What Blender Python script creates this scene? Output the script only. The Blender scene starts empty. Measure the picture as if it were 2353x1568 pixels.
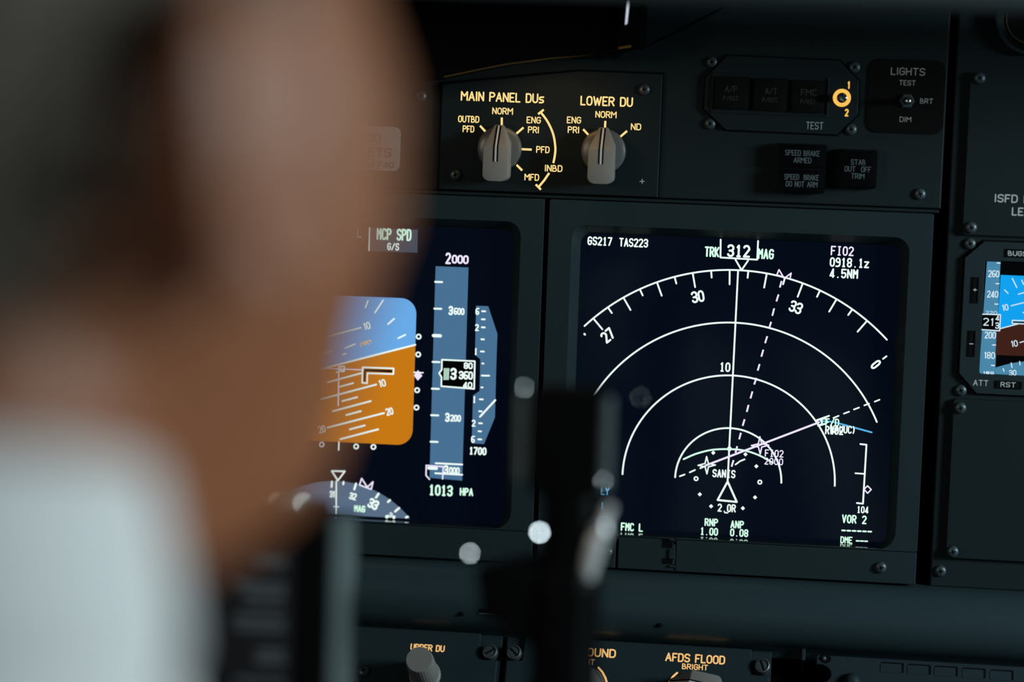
import bpy, bmesh, math, random
from mathutils import Vector, Matrix
PI = math.pi
random.seed(4)
scn = bpy.context.scene
COL = scn.collection

# ------------------------------------------------------------------ camera, world, lights, exposure
LENS, DIST = 85.0, 1.30                     # mm, metres from the lens to the panel on the optical axis
FPX = LENS / 36.0 * 2353.0
YAW, PITCH, ROLL = math.radians(-6.43), math.radians(-4.97), math.radians(2.01)
_fwd = Vector((math.sin(YAW) * math.cos(PITCH), math.cos(YAW) * math.cos(PITCH), math.sin(PITCH)))
_r0 = Vector((math.cos(YAW), -math.sin(YAW), 0.0))
_u0 = _r0.cross(_fwd)
_right = _r0 * math.cos(ROLL) + _u0 * math.sin(ROLL)
_up = _u0 * math.cos(ROLL) - _r0 * math.sin(ROLL)
EYE = -DIST * _fwd
cd = bpy.data.cameras.new('camera'); cam = bpy.data.objects.new('camera', cd); COL.objects.link(cam)
cam.matrix_world = Matrix(((_right.x, _up.x, -_fwd.x, EYE.x), (_right.y, _up.y, -_fwd.y, EYE.y), (_right.z, _up.z, -_fwd.z, EYE.z), (0, 0, 0, 1)))
cd.lens = LENS; cd.sensor_width = 36.0; cd.sensor_fit = 'HORIZONTAL'; cd.clip_start = 0.02
cd.dof.use_dof = True; cd.dof.focus_distance = 1.285; cd.dof.aperture_fstop = 2.4
scn.camera = cam

w = bpy.data.worlds.new('dusk_sky'); scn.world = w; w.use_nodes = True
bg = w.node_tree.nodes['Background']
bg.inputs[0].default_value = (0.42, 0.80, 0.95, 1); bg.inputs[1].default_value = 0.035


def area(name, loc, target, sx, sy, power, color):
    l = bpy.data.lights.new(name, 'AREA'); l.shape = 'RECTANGLE'; l.size = sx; l.size_y = sy; l.energy = power; l.color = color
    o = bpy.data.objects.new(name, l); COL.objects.link(o); o.location = loc
    o.rotation_euler = (Vector(target) - Vector(loc)).to_track_quat('-Z', 'Y').to_euler()
    return o


WIN = Vector((1.22, -0.62, 0.27))
area('side_window_daylight', WIN, (0.0, -0.1, -0.02), 0.30, 0.26, 12.5, (0.76, 0.94, 1.0))
area('rear_window_daylight', (-0.95, -1.32, 0.26), (-0.26, -0.8, 0.02), 0.4, 0.3, 2.7, (1.0, 0.86, 0.72))
area('glareshield_flood_lamp', (0.02, -0.041, 0.140), (0.02, -0.012, 0.06), 0.05, 0.006, 0.008, (1.0, 0.58, 0.18))

vs = scn.view_settings
vs.view_transform = 'Standard'; vs.look = 'None'; vs.exposure = 0.0; vs.gamma = 1.0; vs.use_curve_mapping = False


# ------------------------------------------------------------------ helpers
def ray(px, py):
    return _fwd + _right * ((px - 1176.5) / FPX) - _up * ((py - 784.0) / FPX)


class Frame:
    """A flat working plane: X right, V up, N towards the seats."""
    def __init__(s, O, X, V):
        s.O = Vector(O); s.X = Vector(X).normalized(); s.V = Vector(V).normalized(); s.N = s.X.cross(s.V)

    def uv(s, px, py, h=0.0):
        d = ray(px, py); t = ((s.O + s.N * h) - EYE).dot(s.N) / d.dot(s.N)
        q = EYE + d * t - s.O
        return Vector((q.dot(s.X), q.dot(s.V)))

    def w(s, u, v, h=0.0):
        return s.O + s.X * u + s.V * v + s.N * h

    def off(s, h):
        return Frame(s.O + s.N * h, s.X, s.V)

    def k(s, px, py, h=0.0):                      # metres per photo pixel near a point
        return (s.uv(px + 10, py, h) - s.uv(px, py, h)).length / 10.0


F0 = Frame((0, 0, 0), (1, 0, 0), (0, 0, 1))

_mats = {}


def mat(name, base=(0.5, 0.5, 0.5), rough=0.5, metal=0.0, emit=None, es=1.0, bump=0.0, bscale=900.0, var=0.0, spec=0.5, sss=0.0):
    if name in _mats: return _mats[name]
    m = bpy.data.materials.new(name); m.use_nodes = True; nt = m.node_tree; b = nt.nodes['Principled BSDF']
    b.inputs['Base Color'].default_value = (*base, 1); b.inputs['Roughness'].default_value = rough; b.inputs['Metallic'].default_value = metal
    b.inputs['Specular IOR Level'].default_value = spec
    if emit:
        b.inputs['Emission Color'].default_value = (*emit, 1); b.inputs['Emission Strength'].default_value = es
    if sss:
        b.inputs['Subsurface Weight'].default_value = sss; b.inputs['Subsurface Radius'].default_value = (0.012, 0.004, 0.002); b.inputs['Subsurface Scale'].default_value = 1.0
    if bump or var:
        tc = nt.nodes.new('ShaderNodeTexCoord'); n = nt.nodes.new('ShaderNodeTexNoise'); n.inputs['Scale'].default_value = bscale; n.inputs['Detail'].default_value = 4
        nt.links.new(tc.outputs['Object'], n.inputs['Vector'])
        if bump:
            bp = nt.nodes.new('ShaderNodeBump'); bp.inputs['Strength'].default_value = bump; bp.inputs['Distance'].default_value = 0.0004
            nt.links.new(n.outputs['Fac'], bp.inputs['Height']); nt.links.new(bp.outputs['Normal'], b.inputs['Normal'])
        if var:
            mx = nt.nodes.new('ShaderNodeMixRGB'); mx.inputs[1].default_value = (*[c * (1 - var) for c in base], 1); mx.inputs[2].default_value = (*[min(1, c * (1 + var)) for c in base], 1)
            nt.links.new(n.outputs['Fac'], mx.inputs[0]); nt.links.new(mx.outputs[0], b.inputs['Base Color'])
    _mats[name] = m
    return m


def glow(name, col, s=1.0):                       # lit pixels and backlit legends
    return mat(name, base=(0.01, 0.01, 0.01), rough=0.4, emit=col, es=s, spec=0.1)


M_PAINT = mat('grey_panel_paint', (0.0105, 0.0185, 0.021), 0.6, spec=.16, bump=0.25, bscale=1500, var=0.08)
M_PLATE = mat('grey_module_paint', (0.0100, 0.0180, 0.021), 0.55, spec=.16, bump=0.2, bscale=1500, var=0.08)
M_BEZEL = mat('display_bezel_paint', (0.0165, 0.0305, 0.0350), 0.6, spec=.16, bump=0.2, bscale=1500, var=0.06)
M_LOWER = mat('lower_panel_lit_grey', (0.017, 0.031, 0.037), 0.55, spec=.16, bump=0.2, bscale=1500, var=0.08)  # module grey made lighter: sky light on the tilted panels is in the colour
M_BLACK = mat('matt_black', (0.0016, 0.0017, 0.0018), 0.7, spec=.06)
M_GAP = mat('gap_black', (0.003, 0.003, 0.004), 0.9, spec=0.1)
M_PLACARD = mat('black_placard_plastic', (0.0025, 0.003, 0.003), 0.6, spec=0.12)
M_GLASS = mat('display_glass', (0.002, 0.003, 0.006), 0.12, emit=(0.0005, 0.0019, 0.0060), es=1.0, spec=0.15)
M_KNOB = mat('grey_knob_plastic', (0.235, 0.225, 0.205), 0.5, bump=0.1, bscale=2500)
M_DISC = mat('translucent_knob_skirt', (0.12, 0.12, 0.115), 0.3)
M_SCREW = mat('steel_screw', (0.07, 0.10, 0.108), 0.4, metal=0.5)
M_STEEL = mat('bright_steel', (0.62, 0.60, 0.56), 0.18, metal=1.0)
M_GUN = mat('dark_fastener_metal', (0.10, 0.12, 0.125), 0.4, metal=0.6)
M_PRINT = mat('grey_printed_lettering', (0.58, 0.62, 0.62), 0.6)
M_PRINTD = mat('dim_grey_lettering', (0.10, 0.135, 0.145), 0.6)
M_PRINTX = mat('faint_lettering', (0.030, 0.036, 0.036), 0.6)
M_AMB = glow('backlit_amber', (1.0, 0.74, 0.28), 0.98)
M_AMB2 = glow('backlit_warm_amber', (1.0, 0.58, 0.21), 0.88)
M_AMB3 = glow('lamp_amber', (1.0, 0.55, 0.10), 1.0)
M_WHITE = glow('display_white', (0.86, 1.0, 0.95), 1.0)
M_GREEN = glow('display_green', (0.66, 1.0, 0.80), 1.05)
M_LAV = glow('display_magenta', (0.86, 0.80, 1.0), 1.0)
M_CYAN = glow('display_cyan', (0.10, 0.52, 0.95), 0.85)
M_TAPE = glow('display_tape_grey', (0.062, 0.160, 0.290), 1.0)
M_ARC = glow('display_arc_grey', (0.095, 0.150, 0.235), 1.0)
M_FMA = glow('display_annunciation_grey', (0.045, 0.070, 0.105), 1.0)
M_SKY = glow('display_sky_blue', (0.135, 0.40, 0.80), 1.0)
M_GND = glow('display_ground_orange', (0.62, 0.205, 0.003), 0.9)
M_SKY2 = glow('standby_sky_blue', (0.0, 0.35, 0.86), 1.0)
M_GND2 = glow('standby_ground_brown', (0.045, 0.009, 0.004), 1.0)
M_TAPE2 = glow('standby_tape_blue', (0.062, 0.235, 0.385), 1.0)
M_W2 = glow('standby_white', (0.66, 0.82, 0.90), 1.0)
M_BLK = mat('display_black', (0.001, 0.001, 0.002), 0.4, spec=0.1)


def new_obj(name, bm, m, parent=None, smooth=None):
    bmesh.ops.recalc_face_normals(bm, faces=bm.faces)
    me = bpy.data.meshes.new(name); bm.to_mesh(me); bm.free()
    for mm in (m if isinstance(m, (list, tuple)) else [m]): me.materials.append(mm)
    if smooth is not None:
        for p in me.polygons: p.use_smooth = True
        me.set_sharp_from_angle(angle=math.radians(smooth))
    o = bpy.data.objects.new(name, me); COL.objects.link(o)
    if parent is not None:
        o.parent = parent; o.matrix_parent_inverse = Matrix.Translation(-Vector(parent.location))
    return o


def thing(name, label, cat, loc, group=None):
    o = bpy.data.objects.new(name, None); COL.objects.link(o); o.location = loc; o.empty_display_size = 0.02
    o['label'] = label; o['category'] = cat
    if group: o['group'] = group
    return o


def tag(o, label, cat, group=None):
    o['label'] = label; o['category'] = cat
    if group: o['group'] = group
    return o


def sub(o, parent):                               # parent a part-level mesh under another mesh at the origin
    o.parent = parent
    return o


def absorb(bm, t, mi=0):
    vm = {v: bm.verts.new(v.co) for v in t.verts}
    for f in t.faces:
        try:
            nf = bm.faces.new([vm[v] for v in f.verts]); nf.material_index = mi; nf.smooth = f.smooth
        except ValueError: pass
    t.free()


def prism(bm, F, pts, h0, h1, bev=0.0, seg=2, mi=0):
    t = bmesh.new()
    a = [t.verts.new(F.w(p[0], p[1], h0)) for p in pts]; b = [t.verts.new(F.w(p[0], p[1], h1)) for p in pts]
    n = len(pts)
    t.faces.new(a[::-1]); top = t.faces.new(b)
    for i in range(n): t.faces.new((a[i], a[(i + 1) % n], b[(i + 1) % n], b[i]))
    if bev:
        bmesh.ops.bevel(t, geom=list(top.edges), offset=bev, segments=seg, affect='EDGES', profile=0.5)
    absorb(bm, t, mi)


def rrect(u0, v0, u1, v1, r=0.0, seg=6, rs=None):
    """CCW rounded rectangle; rs = radii at (u0,v0),(u1,v0),(u1,v1),(u0,v1)."""
    rs = rs or (r, r, r, r); out = []
    for (cx, cy, a0, rr) in ((u0 + rs[0], v0 + rs[0], PI, rs[0]), (u1 - rs[1], v0 + rs[1], 1.5 * PI, rs[1]), (u1 - rs[2], v1 - rs[2], 0, rs[2]), (u0 + rs[3], v1 - rs[3], .5 * PI, rs[3])):
        for i in range(seg + 1):
            a = a0 + .5 * PI * i / seg
            out.append((cx + rr * math.cos(a), cy + rr * math.sin(a)))
    if not any(rs): out = out[::seg + 1]
    return out


def box4(F, tl, tr, br, bl, h=0.0):
    a, b, c, d = (F.uv(*p, h) for p in (tl, tr, br, bl))
    return ((a.x + d.x) / 2, (c.y + d.y) / 2, (b.x + c.x) / 2, (a.y + b.y) / 2)


def box2(F, x0, y0, x1, y1, h=0.0):               # an upright rectangle from its middle points
    cx, cy = (x0 + x1) / 2, (y0 + y1) / 2
    return (F.uv(x0, cy, h).x, F.uv(cx, y1, h).y, F.uv(x1, cy, h).x, F.uv(cx, y0, h).y)


def ring(bm, F, outer, hf, hb, inner, inner2, h2):
    t = bmesh.new()
    vo = [t.verts.new(F.w(*p, hf)) for p in outer]; vi = [t.verts.new(F.w(*p, hf)) for p in inner]
    eo = [t.edges.new((vo[i], vo[(i + 1) % len(vo)])) for i in range(len(vo))]
    ei = [t.edges.new((vi[i], vi[(i + 1) % len(vi)])) for i in range(len(vi))]
    bmesh.ops.triangle_fill(t, use_beauty=True, edges=eo + ei)
    vb = [t.verts.new(F.w(*p, hb)) for p in outer]
    vc = [t.verts.new(F.w(*p, h2)) for p in inner2]
    for A, B in ((vo, vb), (vi, vc)):
        n = len(A)
        for i in range(n): t.faces.new((A[i], A[(i + 1) % n], B[(i + 1) % n], B[i]))
    bmesh.ops.bevel(t, geom=[e for e in eo if e.is_valid], offset=0.0003, segments=2, affect='EDGES', profile=0.5)
    absorb(bm, t)


def lathe(bm, F, u, v, prof, n=32, mi=0, ripple=None):
    """prof: (radius, height) from the outside bottom to the centre top."""
    rows = []
    for r, h in prof:
        if r < 1e-6: rows.append([bm.verts.new(F.w(u, v, h))])
        else:
            rows.append([bm.verts.new(F.w(u + (r + (ripple(i) if ripple else 0)) * math.cos(2 * PI * i / n), v + (r + (ripple(i) if ripple else 0)) * math.sin(2 * PI * i / n), h)) for i in range(n)])
    for A, B in zip(rows, rows[1:]):
        for i in range(n):
            j = (i + 1) % n
            if len(B) == 1: f = bm.faces.new((A[i], A[j], B[0]))
            elif len(A) == 1: f = bm.faces.new((A[0], B[j], B[i]))
            else: f = bm.faces.new((A[i], A[j], B[j], B[i]))
            f.material_index = mi


def screw(F, px, py, h, parent, r=0.0031, rot=0.3, dark=False):
    u, v = F.uv(px, py, h); bm = bmesh.new()
    lathe(bm, F, u, v, [(r, h - .001), (r, h + .0008), (r * .93, h + .0015), (r * .72, h + .0021), (r * .42, h + .0024), (0, h + .0025)], 24)
    pts = []
    for i in range(12):
        a = rot + PI * i / 6; rr = r * (.56 if i % 3 == 0 else .2)
        pts.append((u + rr * math.cos(a), v + rr * math.sin(a)))
    f = [bm.verts.new(F.w(p[0], p[1], h + .0026)) for p in pts]; g = bm.faces.new(f); g.material_index = 1
    return new_obj('screw', bm, [M_GUN if dark else M_SCREW, M_GAP], parent, 40)


# ---- stroke lettering on a 4 x 6 grid; '*' rounds a corner, 'c' closes
GL = {
    'A': ["00 26 40", "12 32"], 'B': ["03 33* 36* 06 00 43@", ""], 'C': ["45 46* 06* 00* 40* 41"], 'D': ["00 06 46* 40* c"],
    'E': ["46 06 00 40", "03 33"], 'F': ["46 06 00", "03 33"], 'G': ["45 46* 06* 00* 40* 43 23"], 'H': ["00 06", "40 46", "03 43"],
    'I': ["26 20"], 'J': ["46 40* 00* 01"], 'K': ["00 06", "02 46", "13 40"], 'L': ["06 00 40"], 'M': ["00 06 23 46 40"], 'N': ["00 06 40 46"],
    'O': ["00* 06* 46* 40* c"], 'P': ["00 06 46* 43* 03"], 'R': ["00 06 46* 43* 03", "23 40"], 'S': ["45 46* 06* 03* 43* 40* 00* 01"],
    'T': ["06 46", "26 20"], 'U': ["06 00* 40* 46"], 'V': ["06 20 46"], 'W': ["06 10 25 30 46"], 'X': ["00 46", "06 40"], 'Y': ["06 23 46", "23 20"],
    'Z': ["06 46 00 40"], '0': ["00* 06* 46* 40* c"], '1': ["15 26 20"], '2': ["05 06* 46* 44 00 40"], '3': ["05 06* 46* 43* 13", "13 43* 40* 00* 01"],
    '4': ["30 36 01 41"], '5': ["46 06 03 44* 40* 00* 01"], '6': ["46 06* 00* 40* 43* 03*"], '7': ["06 46 10"],
    '8': ["03* 06* 46* 43* c", "03* 00* 40* 43* c"], '9': ["00 40* 46* 06* 03* 43*"], '/': ["00 46"], '.': ["20 20"], '-': ["03 43"],
    '+': ["03 43", "25 21"], '(': ["36 24 22 30"], ')': ["16 24 22 10"], ' ': [], "'": ["26 24"], '_': ["00 40"],
    's': ["43 34* 04* 02* 42* 40* 00* "], 'a': ["04 44* 40", "42 02* 00* 40"], 'n': ["00 04 44* 40"], 'd': ["46 40 00* 04* 44"], 'z': ["04 44 00 40"],
}
GL['B'] = ["00 06 36* 33* 03", "03 43* 40* 00"]
GL['s'] = ["44 04* 02* 42* 40* 00"]
GD = dict(GL); GD['I'] = ["16 36", "26 20", "10 30"]; GD['1'] = ["15 26 20", "10 30"]
WID = {'I': 0.6, '1': 2.4, 'M': 5.0, 'W': 6.0, ' ': 2.2, '.': 0.6, "'": .6, 'T': 4.2, 'E': 3.5, 'F': 3.4, 'L': 3.3, 'A': 4.4, 's': 3.4}


def stroke_pts(code, rr=1.9):
    toks = code.split(); closed = toks and toks[-1] == 'c'
    if closed: toks = toks[:-1]
    P = [(Vector((float(t[0]), float(t[1]))), t.endswith('*')) for t in toks]; n = len(P); out = []
    for i, (p, rd) in enumerate(P):
        if not rd or (not closed and i in (0, n - 1)): out.append(p); continue
        a = P[i - 1][0]; b = P[(i + 1) % n][0]
        la, lb = (a - p).length, (b - p).length
        ra = min(rr, la * (.5 if P[i - 1][1] else 1)); rb = min(rr, lb * (.5 if P[(i + 1) % n][1] else 1))
        s = p + (a - p) * (ra / la); e = p + (b - p) * (rb / lb)
        for k in range(6):
            t = k / 5; c = .55
            q = s * (1 - t) ** 3 + (s + (p - s) * c) * 3 * t * (1 - t) ** 2 + (e + (p - e) * c) * 3 * t * t * (1 - t) + e * t ** 3
            out.append(q)
    if closed: out.append(out[0].copy())
    return out


class Ink:
    """Flat marks on a plane at height h: strokes, fills, lettering, arcs. Pixel arguments are points on the photograph's panel."""
    def __init__(s, F, h): s.F, s.h, s.bm = F, h, bmesh.new(); s.made = {None: s.bm}

    def to(s, name):                              # the following marks belong to this named part
        s.bm = s.made.setdefault(name, None) or bmesh.new(); s.made[name] = s.bm

    def fill_uv(s, pts, dh=0.0):
        s.n = (getattr(s, 'n', 0) + 1) % 20; dh += s.n * 4e-6
        s.bm.faces.new([s.bm.verts.new(s.F.w(p[0], p[1], s.h + dh)) for p in pts])

    def fill(s, pts): s.fill_uv([s.F.uv(*p, s.h) for p in pts])

    def stroke_uv(s, pts, lw, cap=True):
        pts = [Vector(p) for p in pts]; hw = lw / 2
        for a, b in zip(pts, pts[1:]):
            d = b - a
            if d.length < 1e-7: continue
            n = Vector((-d.y, d.x)).normalized() * hw
            s.fill_uv([a - n, b - n, b + n, a + n])
        for i, p in enumerate(pts):
            if 0 < i < len(pts) - 1 or cap:
                s.fill_uv([(p.x + hw * math.cos(PI * k / 4), p.y + hw * math.sin(PI * k / 4)) for k in range(8)])

    def line(s, pts, lw=3.6, cap=True):
        k = s.F.k(*pts[0], s.h); s.stroke_uv([s.F.uv(*p, s.h) for p in pts], lw * k, cap)

    def arc_uv(s, c, r, a0, a1, lw, n=64):
        s.stroke_uv([(c[0] + r * math.cos(a0 + (a1 - a0) * i / n), c[1] + r * math.sin(a0 + (a1 - a0) * i / n)) for i in range(n + 1)], lw)

    def circ(s, px, py, rpx, lw):
        k = s.F.k(px, py, s.h); s.arc_uv(s.F.uv(px, py, s.h), rpx * k, 0, 2 * PI, lw * k, 16)

    def dot(s, px, py, rpx, n=4, rot=0.0):
        k = s.F.k(px, py, s.h); c = s.F.uv(px, py, s.h)
        s.fill_uv([(c.x + rpx * k * math.cos(rot + 2 * PI * i / n), c.y + rpx * k * math.sin(rot + 2 * PI * i / n)) for i in range(n)])

    def text(s, t, px, py, hpx, wpx=None, rot=0.0, lw=0.15, du=False):
        k = s.F.k(px, py, s.h); hm = hpx * k * (1 - lw * .9); c = s.F.uv(px, py, s.h); G = GD if du else GL
        x = 0.0; adv = []
        for ch in t:
            wd = 4.0 if du else WID.get(ch, 4.0)
            adv.append((ch, x, wd)); x += wd + (2.3 if du else 1.75)
        tot = x - (2.3 if du else 1.75)
        sx = hm / 6 * (.86 if du else .8)
        if wpx: sx = (wpx - hpx * lw) * k / max(tot, .6)
        sy = hm / 6; cs, sn = math.cos(rot), math.sin(rot)
        for ch, x0, wd in adv:
            for code in G.get(ch, []):
                if not code.strip(): continue
                out = []
                for p in stroke_pts(code):
                    gx = (p.x if du else (p.x * wd / 4.0 if ch not in "I1.'" else (p.x - 2) + wd * (.5 if ch != '1' else .75)))
                    X = (x0 + gx - tot / 2) * sx; Y = (p.y - 3) * sy
                    out.append((c.x + X * cs - Y * sn, c.y + X * sn + Y * cs))
                s.stroke_uv(out, hpx * k * lw)

    def obj(s, name, m, parent):
        o = None
        for k_, b in s.made.items():
            if b.faces: o = new_obj(k_ or name, b, m, parent)
        return o

    def under(s, name, m, owner):                 # every named part becomes a piece of the screen it is drawn on
        for k_, b in s.made.items():
            if b.faces: new_obj(k_ or name, b, m, None).parent = owner


def textob(F, h, items, m, parent, name='lettering', du=False, lw=0.15):
    k = Ink(F, h)
    for it in items: k.text(*it[:5], rot=it[5] if len(it) > 5 else 0.0, lw=lw, du=du)
    return k.obj(name, m, parent)


def tube(bm, pts, radii, n=16, caps=True, mi=0):
    pts = [Vector(p) for p in pts]; rows = []
    up = Vector((0, 0, 1))
    for i, p in enumerate(pts):
        d = (pts[min(i + 1, len(pts) - 1)] - pts[max(i - 1, 0)]).normalized()
        x = d.cross(up if abs(d.dot(up)) < .95 else Vector((0, 1, 0))).normalized()
        if i and x.dot(px_) < 0 and abs(d.dot(up)) < .9: pass
        px_ = x; y = x.cross(d)
        r = radii[i] if isinstance(radii, (list, tuple)) else radii
        rows.append([bm.verts.new(p + x * r * math.cos(2 * PI * k / n) + y * r * math.sin(2 * PI * k / n)) for k in range(n)])
    for A, B in zip(rows, rows[1:]):
        for k in range(n):
            f = bm.faces.new((A[k], A[(k + 1) % n], B[(k + 1) % n], B[k])); f.material_index = mi
    if caps:
        bm.faces.new(rows[0][::-1]).material_index = mi; bm.faces.new(rows[-1]).material_index = mi


def ball(bm, c, r, sx=1, sy=1, sz=1, n=16, mi=0, rot=None):
    t = bmesh.new(); bmesh.ops.create_uvsphere(t, u_segments=n, v_segments=max(6, n // 2), radius=r)
    m = Matrix.Translation(Vector(c)) @ (rot or Matrix.Identity(4)) @ Matrix.Diagonal((sx, sy, sz, 1))
    bmesh.ops.transform(t, matrix=m, verts=t.verts); absorb(bm, t, mi)


def blend(p, n=7):                                # Catmull-Rom through points
    p = [Vector(q) for q in p]; out = []
    for i in range(len(p) - 1):
        a, b, c, d = p[max(i - 1, 0)], p[i], p[i + 1], p[min(i + 2, len(p) - 1)]
        for k in range(n):
            t = k / n
            out.append(.5 * ((2 * b) + (c - a) * t + (2 * a - 5 * b + 4 * c - d) * t * t + (3 * b - a - 3 * c + d) * t ** 3))
    out.append(p[-1]); return out


# ------------------------------------------------------------------ the setting
bm = bmesh.new(); prism(bm, F0, rrect(-.75, -.95, .75, .42), -.06, -.045)
wall = new_obj('wall_front', bm, M_GAP); wall['kind'] = 'structure'
FLOOR = -0.96
bm = bmesh.new(); prism(bm, Frame((0, 0, 0), (1, 0, 0), (0, 1, 0)), rrect(-.9, -1.9, .9, .045), FLOOR - .03, FLOOR)
o = new_obj('floor', bm, mat('dark_carpet', (0.02, 0.022, 0.024), 0.95, bump=.6, bscale=300)); o['kind'] = 'structure'

# ------------------------------------------------------------------ upper instrument panel
t = thing('instrument_panel', 'wide dark grey upper panel behind the knobs and annunciators, above the two large screens', 'instrument panel', (0.05, 0, 0.1))
V_TOP0 = (F0.uv(1263, 458, .006).y + F0.uv(2148, 492, .006).y) / 2
bl = Vector((0, V_TOP0 + .0026)); edge_r0 = F0.uv(2178, 160).x
vb = bl.y
pts = [(-.36, vb), (edge_r0, vb), (edge_r0, .24), (-.36, .24)]
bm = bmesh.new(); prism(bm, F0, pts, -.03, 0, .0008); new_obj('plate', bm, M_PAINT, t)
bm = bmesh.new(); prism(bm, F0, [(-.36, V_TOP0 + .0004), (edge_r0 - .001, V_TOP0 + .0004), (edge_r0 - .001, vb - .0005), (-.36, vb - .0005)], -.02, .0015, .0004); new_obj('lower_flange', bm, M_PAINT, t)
screw(F0, 2114, 446, 0, t); screw(F0, 968, 221, 0, t, dark=True)

# selector module with two rotary knobs
H = .003
t = thing('selector_module', 'grey selector module with two pointer knobs and glowing amber lettering MAIN PANEL DUs', 'selector panel', F0.w(*F0.uv(1265, 310), 0))
A, B_, C_, D_, E_ = (F0.uv(*p, H) for p in ((1010, 436), (1013, 193), (1330, 164), (1522.5, 170), (1511.5, 453)))
uL = (A.x + B_.x) / 2; uR = (D_.x + E_.x) / 2; vB = (A.y + E_.y) / 2
out = [(uL, vB), (uR, vB), (uR, D_.y), (C_.x, C_.y), (uL, B_.y)]
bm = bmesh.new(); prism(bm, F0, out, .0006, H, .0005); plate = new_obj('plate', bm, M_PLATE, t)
g = .0009
bm = bmesh.new(); prism(bm, F0, [(uL - g, vB - g * .3), (uR + g * .6, vB - g * .3), (uR + g * .6, D_.y + g), (C_.x, C_.y + g * 1.3), (uL - g, B_.y + g * 1.3)], 0, .0007); new_obj('gasket', bm, M_GAP, t)
screw(F0, 1481, 206, H, t, dark=True); screw(F0, 1047, 402, H, t, dark=True)
h2 = H + .00012
textob(F0, h2, [("MAIN PANEL DUs", 1154.5, 223.5, 22, 192), ("NORM", 1155, 255.5, 15.5, 48), ("OUTBD", 1077, 274, 15.5, 49), ("PFD", 1076.5, 296.5, 15.5, 27), ("ENG", 1226.5, 276, 15.5, 33),
    ("PRI", 1226, 298.5, 15.5, 26), ("PFD", 1247.5, 344, 15.5, 31), ("INBD", 1272, 387, 15.5, 41), ("MFD", 1222, 407.5, 15.5, 34), ("LOWER DU", 1394, 233, 22, 121),
    ("NORM", 1392.5, 263.5, 15.5, 49), ("ENG", 1319, 276, 15.5, 33), ("PRI", 1318, 298.5, 15.5, 27), ("ND", 1461.5, 291.5, 15.5, 24)], M_AMB, t, lw=.165)
k = Ink(F0, h2)
for a, b in (((1153, 270), (1153, 289)), ((1103, 289), (1115, 302)), ((1187, 307), (1203, 293)), ((1199, 343), (1222, 344)), ((1187, 379), (1200, 392)), ((1391, 278), (1390, 297)), ((1340, 297), (1353, 311)), ((1426, 314), (1441, 301))):
    k.line([a, b], 5, cap=False)
arcp = [(1242.5, 258), (1258.5, 280), (1271, 308), (1276, 338), (1275, 357), (1271.5, 375)]
k.line([(p.x, p.y) for p in blend([Vector((a, b)) for a, b in arcp], 5)], 5, cap=False); k.line([(1262, 397.6), (1251, 414), (1237.6, 430)], 5, cap=False)
k.line([(1236.5, 262.5), (1249.5, 252)], 5, cap=False); k.line([(1231, 424), (1243, 436)], 5, cap=False)
k.obj('tick_marks', M_AMB, t)
k = Ink(F0, h2); k.line([(1470.5, 417), (1480.5, 417)], 2); k.line([(1475.5, 412), (1475.5, 422)], 2); k.obj('registration_cross', M_PRINT, t)


def pointer_knob(F, u, v, R, h0, parent, rot=0.0, tip=.0125, tail=-.0172, hw=.0068, top=.0185):
    """A bar knob: round skirt, raised bar with a sloping pointed end, and a groove with a white line."""
    cs, sn = math.cos(rot), math.sin(rot)
    G = Frame(F.w(u, v, 0), F.X * cs + F.V * sn, F.V * cs - F.X * sn)
    bm = bmesh.new()
    lathe(bm, G, 0, 0, [(R * .99, h0), (R, h0 + .0032), (R * .96, h0 + .0042), (R * .80, h0 + .0052), (0, h0 + .0054)], 48)
    kn = new_obj('knob', bm, M_DISC, parent, 35)
    bm = bmesh.new(); P = []
    rr = .0042
    for hh in (h0 + .004, h0 + top):
        for i in range(7):
            a = PI + .5 * PI * i / 6; P.append((-hw + rr + rr * math.cos(a), tail + rr * .8 + rr * .8 * math.sin(a), hh))
            a = 1.5 * PI + .5 * PI * i / 6; P.append((hw - rr + rr * math.cos(a), tail + rr * .8 + rr * .8 * math.sin(a), hh))
    for s in (-1, 1):
        P += [(s * hw, .0012, h0 + top), (s * hw * .98, .0035, h0 + .004), (s * .0024, tip, h0 + .004), (s * .0024, tip, h0 + .0075)]
    vs_ = [bm.verts.new(G.w(*p)) for p in P]
    r = bmesh.ops.convex_hull(bm, input=vs_)
    bmesh.ops.dissolve_limit(bm, angle_limit=.03, verts=bm.verts, edges=bm.edges)
    bmesh.ops.bevel(bm, geom=[e for e in bm.edges if e.is_manifold and e.calc_face_angle(0) > .5], offset=.00055, segments=2, affect='EDGES', profile=.5)
    h = new_obj('handle', bm, M_KNOB, None, 40); h.parent = kn
    # groove and its line follow the flat top and then the sloping end
    e = .00012
    slope = (top - .0075) / (tip - .0012)
    path = [(-.0068, h0 + top + e), (.0013, h0 + top + e), (tip - .0004, h0 + .0075 + slope * .0004 + e * 1.6)]
    bm = bmesh.new(); bm2 = bmesh.new()
    for (B, w, lift) in ((bm, .00135, .00008), (bm2, .0005, .0002)):
        rows = [[B.verts.new(G.w(s * w, a, hh + lift)) for s in (-1, 1)] for a, hh in path]
        for a, b in zip(rows, rows[1:]): B.faces.new((a[0], a[1], b[1], b[0]))
    x = new_obj('groove', bm, M_GAP, None); x.parent = kn
    x = new_obj('pointer_line', bm2, M_PRINT, None); x.parent = kn
    return kn


for (px, py) in ((1147.5, 341.5), (1386.5, 347.5)):
    u, v = F0.uv(px, py, H + .003); pointer_knob(F0, u, v, .0119, H, t)

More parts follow.
